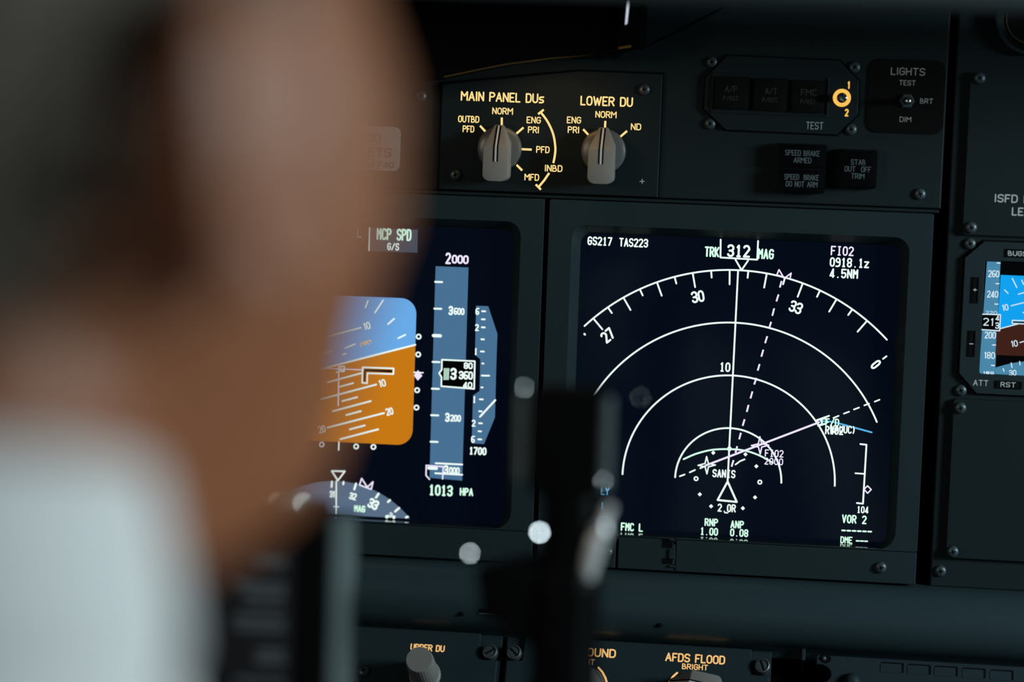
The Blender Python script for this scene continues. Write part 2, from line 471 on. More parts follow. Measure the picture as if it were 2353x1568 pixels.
# autoflight annunciator module
t = thing('annunciator_module', 'eight-sided grey module with three black push lights and a glowing amber test switch', 'annunciator panel', F0.w(*F0.uv(1796, 218), 0))
hp = .003
octo = [F0.uv(*p, hp) for p in ((1667, 298.7), (1617.5, 250), (1621.5, 177.7), (1671, 127.3), (1928, 138.8), (1974, 187), (1971, 263.4), (1921.5, 310))][::-1]
octo = octo[::-1][::-1]
cu = sum(p.x for p in octo) / 8; cv = sum(p.y for p in octo) / 8
if sum(octo[i].x * octo[(i + 1) % 8].y - octo[(i + 1) % 8].x * octo[i].y for i in range(8)) < 0: octo = octo[::-1]
bm = bmesh.new(); prism(bm, F0, octo, .0006, hp, .0005); new_obj('plate', bm, M_PLATE, t)
bm = bmesh.new(); prism(bm, F0, [(cu + (p.x - cu) * 1.018, cv + (p.y - cv) * 1.033) for p in octo], 0, .0008); new_obj('gasket', bm, M_GAP, t)
for i, (px, py) in enumerate(((1636, 143), (1964, 155), (1632, 284.5), (1956, 297.6))): screw(F0, px, py, 0, t, rot=.2 + i)
u0, v0, u1, v1 = box4(F0, (1641.6, 170), (1902.7, 180), (1898.7, 265), (1637.6, 254.8), hp)
bm = bmesh.new(); ring(bm, F0, rrect(u0 - .001, v0 - .001, u1 + .001, v1 + .001, .0006), hp + .0009, hp - .0005, rrect(u0, v0, u1, v1, .0004), rrect(u0, v0, u1, v1, .0004), hp - .0005); new_obj('button_frame', bm, M_PLATE, t)
for (tl, br, a, ax, ay, b, bx, by) in (((1645.6, 176), (1722, 251), "A/P", 1680, 204.5, "P/RST", 1679, 226), ((1734, 180), (1810, 255), "A/T", 1771.5, 209.5, "P/RST", 1769, 230), ((1821, 184.5), (1896, 259), "FMC", 1858.5, 212.5, "P/RST", 1857, 234)):
    u0, v0, u1, v1 = box2(F0, tl[0], tl[1], br[0], br[1], hp + .003)
    bm = bmesh.new(); prism(bm, F0, rrect(u0, v0, u1, v1, .0012), hp - .0003, hp + .003, .0008); b_ = new_obj('button', bm, M_PLACARD, t, 40)
    x = textob(F0, hp + .0031, [(a, ax, ay, 15, 28 if a != 'FMC' else 37), (b, bx, by, 11, 35)], M_PRINTX, None, lw=.12); x.parent = b_
u, v = F0.uv(1934.5, 225, hp)
bm = bmesh.new(); lathe(bm, F0, u, v, [(.0047, hp - .0002), (.0047, hp + .0006), (.0043, hp + .001), (.0028, hp + .0012), (.0026, hp - .0002)], 32); lamp = new_obj('lamp_ring', bm, M_AMB3, t, 40)
bm = bmesh.new(); lathe(bm, F0, u, v, [(.0027, hp), (.0027, hp + .0018), (.0021, hp + .0022), (.0018, hp + .006), (.0021, hp + .0095), (.0016, hp + .0108), (0, hp + .0112)], 20)
x = new_obj('switch_lever', bm, M_STEEL, t, 40)
textob(F0, hp + .00012, [("1", 1950, 195.6, 17.5, 7), ("2", 1945.6, 259, 17.5, 9)], M_AMB3, t, lw=.19)
textob(F0, hp + .00012, [("TEST", 1872, 289, 17, 40)], mat('thin_white_print', (.42, .5, .53), .6), t, 'legend', lw=.1)

# light test placard
t = thing('light_test_placard', 'black rounded placard reading LIGHTS TEST BRT DIM around a small toggle switch', 'switch panel', F0.w(*F0.uv(2083, 222), 0))
u0, v0, u1, v1 = box4(F0, (1998, 134), (2172, 140), (2168, 310), (1993, 304), .0012)
bm = bmesh.new(); prism(bm, F0, rrect(u0, v0, u1, v1, .0055, 8), 0, .0012, .0003); new_obj('plate', bm, M_PLACARD, t)
textob(F0, .00135, [("LIGHTS", 2086.5, 164.5, 17.5, 79), ("TEST", 2085, 190.5, 12, 38), ("BRT", 2129, 232.5, 12, 30), ("DIM", 2080.5, 274.5, 12, 27)], mat('placard_lettering', (.42, .42, .39), .6), t, lw=.13)
u, v = F0.uv(2084, 232, .002)
bm = bmesh.new(); lathe(bm, F0, u, v, [(.0040, .0012), (.0040, .0030), (.0035, .0034), (.0028, .0034), (.0028, .0045), (.0023, .0045), (.0023, .0030)], 6); new_obj('hex_nut', bm, M_SCREW, t)
bm = bmesh.new(); lathe(bm, F0, u + .0001, v - .0002, [(.0019, .002), (.0015, .006), (.0019, .0125), (.0017, .0135), (.0010, .0141), (0, .0143)], 20); new_obj('switch_lever', bm, M_STEEL, t, 40)

# unlit caption lights
for (nm, lab, tl, br, hh, rows) in (
        ('caption_light', 'small black caption light reading SPEED BRAKE ARMED', (1793, 333), (1898, 383), .009, [("SPEED BRAKE", 1844, 352, 13, 80), ("ARMED", 1844, 368.5, 13, 41)]),
        ('caption_light', 'small black caption light reading SPEED BRAKE DO NOT ARM', (1790, 390), (1895, 441), .009, [("SPEED  BRAKE", 1842, 407.5, 13, 80), ("DO NOT ARM", 1842, 423.5, 13, 73)]),
        ('caption_light', 'small black caption light reading STAB OUT OFF TRIM', (1934, 346), (2014, 431), .007, [("STAB", 1972, 373, 13, 34), ("OUT  OFF", 1971, 389, 13, 61), ("TRIM", 1971, 405, 13, 31)])):
    u0, v0, u1, v1 = box2(F0, *tl, *br, hh)
    t = thing(nm, lab, 'indicator light', F0.w((u0 + u1) / 2, v0, 0), 'unlit caption lights on the upper panel')
    bm = bmesh.new(); prism(bm, F0, rrect(u0 - .0008, v0 - .0006, u1 + .0003, v1 + .0006, .001), 0, hh - .002, .0005); new_obj('housing', bm, M_PLACARD, t, 40)
    bm = bmesh.new(); prism(bm, F0, rrect(u0, v0, u1, v1, .0008), hh - .002, hh, .0005); new_obj('lens', bm, M_BLK, t, 40)
    textob(F0, hh + .00012, rows, M_PRINTD, t, lw=.13)

# grey adhesive placard on the left part of the panel
t = thing('flap_limit_placard', 'pale grey rounded placard with dark lettering ending in F40, partly behind the pilot', 'placard', F0.w(*F0.uv(830, 343), 0))
u0, v0, u1, v1 = box4(F0, (700, 284), (921, 293), (917, 395), (696, 384), .0008)
bm = bmesh.new(); prism(bm, F0, rrect(u0, v0, u1, v1, .0035), 0, .0008, .0002); new_obj('plate', bm, mat('placard_grey', (.33, .34, .34), .5), t)
textob(F0, .00095, [("800", 848, 317, 22, 55), ("LETS", 864, 350, 21, 71), ("F40", 887, 379, 14, 37), ("and", 842, 378, 13, 34)], mat('placard_print', (.09, .085, .08), .6), t, lw=.17)

# ------------------------------------------------------------------ display units
HB, HS = .006, -.005
tl, tr, br = F0.uv(1263, 458, HB), F0.uv(2148, 492, HB), F0.uv(2106, 1270, HB)
ND_U0, ND_U1 = tl.x, (tr.x + br.x) / 2; V_TOP = (tl.y + tr.y) / 2; V_BOT = br.y
STRIP_BOT = F0.uv(2108, 1345, HB).y
PF_U1 = ND_U0 - .0026; PF_U0 = PF_U1 - (ND_U1 - ND_U0)


def display_unit(name, label, cat, u0, u1, op, sc, loc_px, rad=(.0095, .0095, .008, .008), rs2=.006):
    t = thing(name, label, cat, F0.w((u0 + u1) / 2, V_BOT, 0), 'large flat panel displays')
    bm = bmesh.new()
    outer = rrect(u0, V_BOT, u1, V_TOP, .0012, 7); a = rrect(*op, seg=7, rs=rad); b = rrect(*sc, seg=7, rs=(rs2, rs2, rs2, rs2))
    ring(bm, F0, outer, HB, -.03, a, b, HS)
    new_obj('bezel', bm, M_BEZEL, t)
    bm = bmesh.new(); prism(bm, F0, rrect(sc[0] - .003, sc[1] - .003, sc[2] + .003, sc[3] + .003), HS - .004, HS - .0002)
    s = new_obj('screen', bm, M_GLASS, t)
    # polished ledge along the foot of the glass that mirrors the lowest lettering
    bm = bmesh.new(); prism(bm, F0, rrect(op[0] + .008, sc[1] - .0004, op[2] - .008, sc[1] + .0002), HS - .0001, HB - .0006, .0001); new_obj('lower_ledge', bm, mat('polished_ledge', (.012, .016, .017), .05, spec=.9), t)
    return t, s


# navigation display (the clear one, right)
op = [0] * 4; sc = [0] * 4
op = [F0.uv(1302, 880, HB).x * .5 + F0.uv(1312, 563, HB).x * .5, F0.uv(2026, 1259, HB).y, (F0.uv(2087.6, 587, HB).x + F0.uv(2077, 880, HB).x) / 2, (F0.uv(1345, 517, HB).y + F0.uv(2049, 545, HB).y) / 2]
sc = [(F0.uv(1335, 545, HS).x + F0.uv(1322.6, 880, HS).x) / 2, F0.uv(2032, 1257.5, HS).y, (F0.uv(2068, 583.6, HS).x + F0.uv(2054.5, 880, HS).x) / 2, (F0.uv(1352, 536.6, HS).y + F0.uv(2049, 562.7, HS).y) / 2]
sc[1] = V_BOT + .0007; op[1] = V_BOT + .0005
nd, scr = display_unit('navigation_display', 'large square black screen with white heading arcs, range rings and a small triangle', 'display screen', ND_U0, ND_U1, op, sc, None)
ND_OP, ND_SC = op, sc
h = HS
K = {n: Ink(F0, h + dz) for n, dz in (('w', .0002), ('g', .0003), ('m', .0004), ('c', .0001))}
W, Gn, Mg, Cy = K['w'], K['g'], K['m'], K['c']
C = F0.uv(1673, 1105, h); kk = F0.k(1673, 1000, h)
Rr = [kk * r for r in (122.3, 244.5, 366.5, 487.5)]
an = lambda px, py: math.atan2(F0.uv(px, py, h).y - C.y, F0.uv(px, py, h).x - C.x)
LW = 4.0 * kk
W.to('range_arcs')
for r, a, b in ((Rr[0], (1551, 1097), (1796, 1110)), (Rr[1], (1430, 1090), (1918, 1117)), (Rr[2], (1345, 935), (2015, 970)), (Rr[3], (1342, 748), (2038, 781))):
    W.arc_uv(C, r, an(*a), an(*b), LW, 90)
W.to('heading_scale')
for hd in range(270, 355, 5):
    a = PI / 2 - math.radians(hd - 312); ln = (33 if hd % 10 == 0 else 16) * kk
    if hd in (355,): continue
    d = Vector((math.cos(a), math.sin(a))); W.stroke_uv([C + d * Rr[3], C + d * (Rr[3] - ln)], LW)
W.line([(2037, 819), (2029, 825)], 4); W.line([(1343, 768), (1344, 769)], 5)
for s_, px, py, hd in (("30", 1603.5, 682, 300), ("33", 1829, 706.5, 330), ("27", 1397, 771, 270), ("0", 2012.5, 838, 360)):
    W.text(s_, px, py, 27, 30 if len(s_) > 1 else 13, rot=-math.radians(hd - 312), lw=.17)
W.to('track_line'); W.line([(1696, 622), (1672, 1106)], 4)
W.to('heading_box')
W.line([(1656, 551), (1655.5, 592), (1740, 597), (1742, 554)], 4); W.line([(1690, 597), (1704, 621), (1719, 599)], 4)
W.to('aircraft_triangle'); W.line([(1672, 1107), (1649, 1149.5), (1693, 1154), (1672, 1107)], 4.5)
for (s_, x, y, hh, ww) in (("GS217", 1378.5, 554.5, 20, 57), ("TAS223", 1456, 558, 20, 67), ("312", 1697.5, 577, 29, 53), ("0918.1z", 1952, 604, 22, 91), ("4.5NM", 1939, 629, 22, 66),
                           ("10", 1666, 844, 22, 25), ("SANIS", 1663.5, 1089, 19, 53), ("2.0R", 1670, 1168, 18.5, 42), ("104", 1982.5, 1172, 16.5, 27), ("VOR 2", 1963, 1194, 20, 57)):
    W.to({'GS217': 'speed_text', 'TAS223': 'speed_text', '312': 'heading_box', '0918.1z': 'waypoint_text', '4.5NM': 'waypoint_text', '10': 'range_arcs', 'SANIS': 'route_text', '104': 'deviation_scale'}.get(s_, 'scale_text'))
    Gn.to('radio_text'); (Gn if s_ == "VOR 2" else W).text(s_, x, y, hh, ww, lw=.17, du=True)
W.line([(1665, 1178.5), (1672, 1179)], 3)
for (s_, x, y, hh, ww) in (("TRK", 1636, 579, 24, 34), ("MAG", 1760, 584, 24, 37), ("RNP", 1634.5, 1201, 18, 31), ("1.00", 1629.5, 1222, 18, 41), ("ANP", 1694, 1206, 18, 31), ("0.08", 1698.5, 1225, 18, 42), ("FMC L", 1452, 1212, 19, 51), ("DME", 1945, 1241.5, 16, 28), ("F/D", 1912.5, 971, 18, 32)):
    Gn.to({'TRK': 'track_text', 'MAG': 'track_text', 'DME': 'radio_text', 'F/D': 'route_text', 'FMC L': 'source_text'}.get(s_, 'accuracy_text')); Gn.text(s_, x, y, hh, ww, lw=.17, du=True)
Gn.to('radio_text')
for i in range(6): Gn.line([(1935 + i * 12, 1219.5 + i * .5), (1942 + i * 12, 1219.8 + i * .5)], 4)
for i in range(3): Gn.line([(1968 + i * 9.5, 1243.5 + i * .4), (1974 + i * 9.5, 1243.7 + i * .4)], 3.5)
for (s_, x, y, hh, ww) in (("FI02", 1935.5, 577, 22, 53), ("FI02", 1779, 1042.5, 17, 43), ("2000", 1778, 1061, 16, 43)):
    Mg.to('active_waypoint_text' if y < 700 else 'active_fix'); Mg.text(s_, x, y, hh, ww, lw=.15, du=True)
W.to('route_text')
W.text("RW02", 1917, 989.5, 20, 42, lw=.17, du=True); W.text("KAUUC)", 1938, 987.5, 18, 58, lw=.17, du=True)
Mg.to('active_route_line'); Mg.line([(1622, 1070), (1882, 971)], 4.5); W.to('route_line')
for a, b in (((1915, 961), (1927, 956)), ((1939, 951), (1951, 946.5)), ((1962, 941.5), (1974, 937)), ((1986, 932), (1997, 928)), ((2010, 923.5), (2021, 919)), ((1562, 1095), (1573, 1091)), ((1585, 1086), (1597, 1080.5)), ((1609, 1076.5), (1622, 1071)), ((1690, 1068), (1701, 1060)), ((1701, 1060), (1711, 1056))):
    W.line([a, b], 3.6)
W.line([(1877, 966), (1905, 956)], 4); W.line([(1880, 979), (1897, 974)], 4); W.circ(1883, 971, 6, 3.5); Gn.to('route_text'); Gn.circ(1894, 969, 6.5, 3.5)
Cy.line([(1886, 968), (1915, 970), (2003, 994)], 4)
Mg.to('heading_bug')
for a, b in (((1796, 646), (1792, 661)), ((1789, 677), (1784, 693)), ((1779, 709), (1774.5, 726)), ((1772, 740), (1767, 756)), ((1763, 773), (1758, 789)), ((1754, 804), (1749.5, 820)), ((1745.5, 837), (1741, 852)), ((1738, 869), (1733, 884)), ((1729, 900), (1724.5, 916)), ((1720, 931), (1716, 947)), ((1711, 964), (1706.5, 979)), ((1702.5, 995), (1698.5, 1010)), ((1694, 1026), (1690, 1041)), ((1685.5, 1058), (1681, 1073))):
    Mg.line([a, b], 4, cap=False)
Mg.line([(1785, 632), (1790, 620), (1802, 640), (1818, 628), (1815, 641)], 3.2); Mg.line([(1785, 632), (1815, 641)], 3.2)


def star(I, x, y, s):
    I.line([(x + s * (1 if i % 2 == 0 else .27) * math.cos(PI / 4 * i + .02), y - s * (1 if i % 2 == 0 else .27) * math.sin(PI / 4 * i + .02)) for i in range(9)], 3)


W.to('waypoint_star'); Mg.to('active_fix'); star(W, 1624, 1069.5, 20); star(Mg, 1746.5, 1024, 20)
aw = [F0.uv(*p, h) for p in ((1571, 1055.5), (1600, 1043), (1637, 1034), (1676, 1032.5), (1712, 1036), (1745, 1047), (1776, 1064))]
Gn.to('altitude_arc'); Gn.stroke_uv(blend(aw, 6), 4 * kk); W.to('compass_dots'); W.dot(1676, 1032, 5.5, 12)
for (x, y) in ((1639, 1041), (1713, 1044.5), (1738, 1072), (1735, 1143.5), (1707, 1168.5), (1634, 1164), (1608, 1136.5)): W.dot(x, y, 5, 4)
W.circ(1599.5, 1100.5, 4.2, 3.2); W.circ(1746, 1108.5, 4.2, 3.2)
W.to('deviation_scale'); Mg.to('deviation_diamond'); W.line([(1977, 1021), (1991, 1022.5), (1983, 1158), (1969, 1156.5)], 4); W.line([(1965.5, 1088), (1986, 1089.5)], 3.6)
Mg.line([(1985.5, 1125), (1993.5, 1117), (2002, 1125.5), (1993.5, 1134), (1985.5, 1125)], 3)
Cy.to('cyan_text')
for (s_, x, y, hh, ww) in (("LY", 1390, 1129, 18, 20), ("1", 1383.5, 1163, 17, 7), ("--", 1388, 1188, 9, 18)): Cy.text(s_, x, y, hh, ww, lw=.17, du=True)
for I, n, m in ((W, 'white_symbology', M_WHITE), (Gn, 'green_symbology', M_GREEN), (Mg, 'magenta_symbology', M_LAV), (Cy, 'cyan_symbology', M_CYAN)):
    I.under(n, m, scr)

# primary flight display (left, half hidden by the pilot)
mid = lambda a, b: (a + b) / 2
op = [0, F0.uv(1150, 1206, HB).y, mid(F0.uv(1195, 570, HB).x, F0.uv(1178, 1100, HB).x), F0.uv(1143, 508, HB).y]
sc = [0, F0.uv(1100, 1199, HS).y, mid(F0.uv(1177, 560, HS).x, F0.uv(1162, 1100, HS).x), F0.uv(1120, 525.5, HS).y]
op[0] = PF_U0 + (ND_OP[0] - ND_U0); sc[0] = PF_U0 + (ND_SC[0] - ND_U0)
sc[1] = V_BOT + .0007; op[1] = V_BOT + .0005
pfd, scr = display_unit('flight_display', 'large screen with blue and orange attitude picture and a grey altitude tape', 'display screen', PF_U0, PF_U1, op, sc, None)
Z = {n: Ink(F0, h + dz) for n, dz in (('f', .00005), ('gd', .0001), ('w', .0003), ('b', .0004), ('w2', .0005), ('g', .0006), ('m', .00035), ('a', .0003), ('t', .0001), ('fm', .0001), ('arc', .0001))}
# attitude picture
cx_u = F0.uv(777, 850, h); ru = mid(F0.uv(957, 740, h).x, F0.uv(947.5, 985, h).x) ; hw_ = ru - cx_u.x
vt, vb_ = F0.uv(880, 683.5, h).y, F0.uv(880, 1021, h).y
box = rrect(cx_u.x - hw_, vb_, ru, vt, .0085, 8)
Z['f'].fill_uv(box)
e1 = F0.uv(953, 793, h); e0 = F0.uv(780, 837, h); sl = (e1.y - e0.y) / (e1.x - e0.x)
hz = lambda u: e0.y + (u - e0.x) * sl
low = [p for p in box if p[1] < hz(p[0])]
i0 = next(i for i, p in enumerate(box) if p[1] < hz(p[0])); low = []
L_ = (cx_u.x - hw_, hz(cx_u.x - hw_)); R_ = (ru, hz(ru))
low = [L_] + [p for p in box if p[1] < hz(p[0])] + [R_]
Z['gd'].fill_uv(low)
Wp = Z['w']
Wp.to('pitch_ladder'); Wp.stroke_uv([L_, R_], 4.2 * kk)
for a, b, lw in (((780, 889), (811, 880.5), 4), ((735.7, 917.5), (864.5, 884), 4), ((785.5, 922), (820, 913), 4), ((763.8, 945), (851.8, 922), 4), ((795, 954), (829, 945), 4), ((751, 982.8), (882.4, 949.6), 4), ((803, 987), (837.8, 978), 4),
                 ((781, 1009.5), (869, 987), 4), ((751, 878.7), (832.6, 857), 4), ((771, 856), (787, 851), 3), ((861, 718.7), (880, 690), 3.5), ((839, 706.6), (845, 691), 3.2), ((891.5, 745), (905.5, 732.7), 3.8), ((915, 777.6), (931.5, 769.6), 3.8),
                 ((700, 787), (828.5, 753), 3), ((792, 800), (815, 791), 3), ((740, 812), (760, 807), 3), ((786, 815), (794, 813), 3)):
    Wp.line([a, b], lw)
ra = math.atan(sl)
for s_, x, y in (("10", 877.8, 881), ("20", 895, 946), ("20", 738, 986.5), ("10", 842, 749)): Wp.text(s_, x, y, 17, 17, rot=ra, lw=.17)
Z['a'].line([(828, 797), (828, 789), (851, 782), (851, 788)], 2); Z['a'].line([(833, 794), (836, 787), (840, 793), (843, 786), (847, 792)], 1.6)
Wp.to('wing_symbol'); Wp.line([(832.6, 844.5), (904.5, 847), (904, 860), (844, 858), (843, 881), (831.5, 880), (832.6, 844.5)], 3.6)
Wp.line([(782, 842), (790.5, 842.5), (790, 854), (781, 853.5), (782, 842)], 3)
Z['b'].fill([(836, 848), (901, 850.5), (901, 856.5), (840, 854), (839, 877), (835, 877)])
Z['m'].to('flight_director_bars'); Z['b'].to('wing_symbol_fill'); Z['m'].line([(777.5, 838), (776, 932)], 3.8); Z['m'].line([(745, 846.5), (870, 852)], 2.6)
Wp.to('deviation_dots'); Z['m'].to('deviation_diamond')
for x, y in ((962, 774), (961, 815), (958.5, 897), (957, 937), (738, 1021.5), (818, 1026.3), (858, 1027.5)): Wp.circ(x, y, 5, 3.4)
Wp.line([(778, 1016), (777.5, 1034)], 4); Wp.line([(951, 856), (972, 857)], 3)
Z['m'].fill([(960.5, 851), (970.5, 864), (960, 875), (951, 863)])
# altitude tape
Wp.to('altitude_scale'); Z['m'].to('selected_altitude'); T = Z['t']; T.to('altitude_tape'); T.fill([(1001, 612), (1076.5, 615), (1062, 1105), (987, 1098.5)])
for x, y, lw in ((999, 648, 4.4), (997, 709.5, 4.4), (995, 771.5, 7.5), (993, 832, 4.4), (991.5, 893.5, 4.4), (990, 954.5, 4.4), (988.5, 1015.5, 4.4)): Wp.line([(x + 1, y), (x + 17, y + .6)], lw)
for big, small, x, y in (("2", "000", 1030, 594.5),): pass
Z['m'].text("2", 1030, 594, 26, 13, lw=.17); Z['m'].text("000", 1057.5, 596.5, 20, 39, lw=.2)
for b_, s_, x, y in (("3", "600", 1036, 714), ("3", "200", 1028, 959.5), ("3", "000", 1025, 1080)):
    Wp.text(b_, x, y, 21, 11, lw=.2); Wp.text(s_, x + 19, y + 2, 16, 25, lw=.2)
Wp.line([(1001, 1065), (1062, 1068)], 4); Wp.line([(1000, 1088), (1062, 1091.5)], 4); Wp.line([(985, 1076), (1003, 1077)], 7)
Z['m'].line([(979.5, 1070), (1018.5, 1073), (1017, 1101)], 3.2); Z['m'].line([(979.5, 1070), (979, 1093), (987, 1102)], 3.2)
Z['b'].to('altitude_readout_field'); Z['b'].fill([(1015.5, 827), (1091, 830.5), (1089.5, 894), (1014, 888), (1014.5, 867), (1009, 858), (1015, 850)])
w2 = Z['w2']
w2.line([(1015.5, 827), (1091, 830.5), (1089.5, 894), (1014, 888), (1014.5, 867), (1009, 858), (1015, 850), (1015.5, 827)], 3.6)
w2.text("3", 1042, 859.5, 27, 15, lw=.19); w2.text("360", 1070.5, 863, 19, 33, lw=.2); w2.text("80", 1076, 841, 15, 21, lw=.22); w2.text("40", 1074.5, 885, 14, 22, lw=.22)
for i in range(5): Z['g'].line([(1020 + i * 2.6, 873), (1021 + i * 2.6, 847)], 1.5)
# vertical speed scale
T.to('vertical_speed_tape'); Wp.to('vertical_speed_scale'); T.fill([(1091.5, 816), (1094, 703), (1122, 704), (1143, 768), (1141, 820), (1137.2, 960), (1112, 1021), (1084, 1019.5), (1087, 909), (1102, 899), (1103.5, 826)])
for s_, x, y in (("6", 1097, 716), ("2", 1096, 753), ("1", 1093.5, 808), ("1", 1090, 918.5), ("2", 1088.5, 973), ("6", 1087, 1010)): Wp.text(s_, x, y, 16, 9 if s_ != '1' else 6, lw=.2, du=(s_ == '1'))
for x, y, l_ in ((1107, 715.5, 7), (1106, 734, 7), (1106, 752.5, 7), (1105, 780, 6), (1104, 808, 7), (1107, 835.5, 3), (1106, 863.5, 17), (1105, 890.5, 3), (1101.5, 918, 7), (1100, 945.5, 6), (1099.5, 973, 7), (1098.5, 991.5, 6), (1098, 1010, 7)): Wp.line([(x + 1, y), (x + 1 + l_, y + .3)], 4)
Wp.line([(1103, 958), (1138, 920)], 4.5); Wp.text("1700", 1098, 1037, 18, 40, lw=.2, du=True)
# mode annunciations
Z['fm'].fill([(851, 524), (960, 528), (959, 581), (850, 577)])
Wp.line([(848.3, 522), (847, 577)], 4, cap=False)
Wp.to('mode_text'); Z['g'].to('mode_text'); Z['g'].text("MCP SPD", 905, 539, 27, 81, lw=.16, du=True); Wp.text("G/S", 903, 567, 17, 28, lw=.18, du=True); Z['g'].text("L", 825, 536, 20, 11, lw=.14)
Z['g'].to('pressure_text'); Z['g'].text("1013", 1013, 1127.5, 25, 55, lw=.17, du=True); Z['g'].text("HPA", 1072, 1131, 18, 31, lw=.19, du=True)
# heading arc at the foot
ac = F0.uv(768, 1331, h); top = F0.uv(770, 1105.5, h); rA = (top - ac).length; vfl = F0.uv(850, 1187.5, h).y
a0 = math.asin((vfl - ac.y) / rA)
Z['arc'].fill_uv([(ac.x + rA * math.cos(a0 + (PI - 2 * a0) * i / 40), ac.y + rA * math.sin(a0 + (PI - 2 * a0) * i / 40)) for i in range(41)])
Wp.to('heading_scale'); Z['g'].to('heading_text'); Z['m'].to('heading_bug'); Wp.line([(772.5, 1106), (772, 1182)], 3.6); Wp.line([(766, 1165), (778, 1165.5)], 2.5)
Wp.line([(761.5, 1082.5), (792, 1083.5), (776, 1104.5), (761.5, 1082.5)], 4)
for a, b in (((762, 1107), (761.5, 1119)), ((789, 1108), (788.5, 1113)), ((818, 1112), (814, 1125)), ((870, 1135), (864, 1144)), ((896, 1150), (891.5, 1154)), ((917, 1168), (908, 1176)), ((937, 1188), (933, 1189.5))): Wp.line([a, b], 5)
for s_, x, y, hh, ww, r_ in (("31", 763, 1136, 16, 13, 0), ("32", 811, 1141, 16, 17, -.2), ("33", 858, 1159, 23, 24, -.4), ("3", 897, 1184, 12, 9, -.6)): Wp.text(s_, x, y, hh, ww, rot=r_, lw=.2)
Wp.dot(889, 1188, 4, 10); Wp.dot(905, 1189, 4, 10)
Z['g'].text("MAG", 826.5, 1170, 16, 26, lw=.2, du=True)
Z['m'].line([(826, 1115), (831, 1100), (844, 1120), (857, 1108), (853, 1125), (826, 1115)], 3.2)
for n, nm, m in (('f', 'sky_field', M_SKY), ('gd', 'ground_field', M_GND), ('t', 'tape_field', M_TAPE), ('fm', 'mode_box', M_FMA), ('arc', 'heading_arc', M_ARC), ('w', 'white_symbology', M_WHITE), ('b', 'black_field', M_BLK),
                 ('w2', 'altitude_readout', M_WHITE), ('g', 'green_symbology', M_GREEN), ('m', 'magenta_symbology', M_LAV), ('a', 'amber_symbology', M_AMB3)):
    Z[n].under(nm, m, scr)

# strips under the displays
for (u0, u1, lab, right_) in ((ND_U0, ND_U1, 'dark grey hinged cover strip below the screen with the white heading arcs', True), (PF_U0, PF_U1, 'dark grey cover strip below the screen with the blue and orange picture', False)):
    t = thing('cover_strip', lab, 'cover panel', F0.w((u0 + u1) / 2, STRIP_BOT, 0), 'cover strips under the displays')
    vtop = V_BOT - .0003
    if right_:
        us = F0.uv(1417, 1270, HB).x; uh = F0.uv(1552, 1270, HB).x
        for a, b, nm in ((u0, us - .0005, 'end_panel'), (us + .0005, uh, 'hinge_leaf'), (uh, u1, 'door')):
            bm = bmesh.new(); prism(bm, F0, rrect(a + .0001, STRIP_BOT, b - .0001, vtop), -.03, HB, .0005); new_obj(nm, bm, M_BEZEL, t)
        k = Ink(F0, HB + .0001); kx = k
        for y0, y1 in ((1241, 1262), (1285, 1299)):
            b = box2(F0, 1521, y0 - 1, 1545, y1 - 2, HB); k.fill_uv(rrect(*b))
        for y0, y1 in ((1236, 1252), (1264, 1276), (1297, 1311)):
            b = box2(F0, 1548, y0, 1553, y1, HB); k.fill_uv(rrect(*b))
        k.obj('hinge_slots', M_GAP, t)
        bm = bmesh.new()
        for y0, y1 in ((1238, 1243), (1262, 1285), (1299, 1304)):
            b = box2(F0, 1537, y0, 1552, y1, HB); prism(bm, F0, rrect(*b), HB - .001, HB + .0012, .0004)
        new_obj('hinge_knuckles', bm, M_BEZEL, t)
        screw(F0, 2024, 1304, HB, t); screw(F0, 1399, 1268, HB, t, r=.0022, dark=True)
    else:
        bm = bmesh.new(); prism(bm, F0, rrect(u0, STRIP_BOT, u1, vtop), -.03, HB, .0005); new_obj('panel', bm, M_BEZEL, t)

# ------------------------------------------------------------------ centre panel (right edge of the picture)
uc0 = mid(F0.uv(2186, 150).x, F0.uv(2128, 1300).x) + .0006
uc0 = F0.uv(2164, 800).x
vcb = F0.uv(2122, 1347).y
t = thing('center_panel', 'tall dark grey centre panel right of the long black vertical gap', 'instrument panel', (uc0 + .1, 0, 0))
bm = bmesh.new(); prism(bm, F0, [(uc0, vcb), (.50, vcb), (.50, .24), (uc0, .24)], -.03, 0, .0008); new_obj('plate', bm, M_PAINT, t)
screw(F0, 2161, 1312, 0, t)
hc = .0035
b = box4(F0, (2230, 165), (2560, 178), (2545, 552), (2213.5, 539), hc)
t = thing('blank_module', 'blank grey cover plate lettered ISFD, above the small standby screen', 'cover panel', F0.w(b[0], b[1], 0), 'cover plates on the centre panel')
bm = bmesh.new(); prism(bm, F0, rrect(*b, r=.0012), 0, hc, .0005); new_obj('plate', bm, M_PLATE, t)
screw(F0, 2251, 180, hc, t); screw(F0, 2231.5, 523, hc, t)
textob(F0, hc + .00012, [("ISFD HDG", 2343, 457.5, 19, 116), ("LEFT", 2354, 487, 19, 58)], M_PRINT, t, lw=.15)
b = box4(F0, (2193, 917.5), (2540, 932), (2520, 1298), (2173.5, 1283.5), hc)
t = thing('blank_module', 'blank grey cover plate with screwed corners, below the small standby screen', 'cover panel', F0.w(b[0], b[1], 0), 'cover plates on the centre panel')
bm = bmesh.new(); prism(bm, F0, rrect(*b, r=.0012), 0, hc, .0005); new_obj('plate', bm, M_PLATE, t)
screw(F0, 2207, 937.5, hc, t); screw(F0, 2189.5, 1267.7, hc, t)

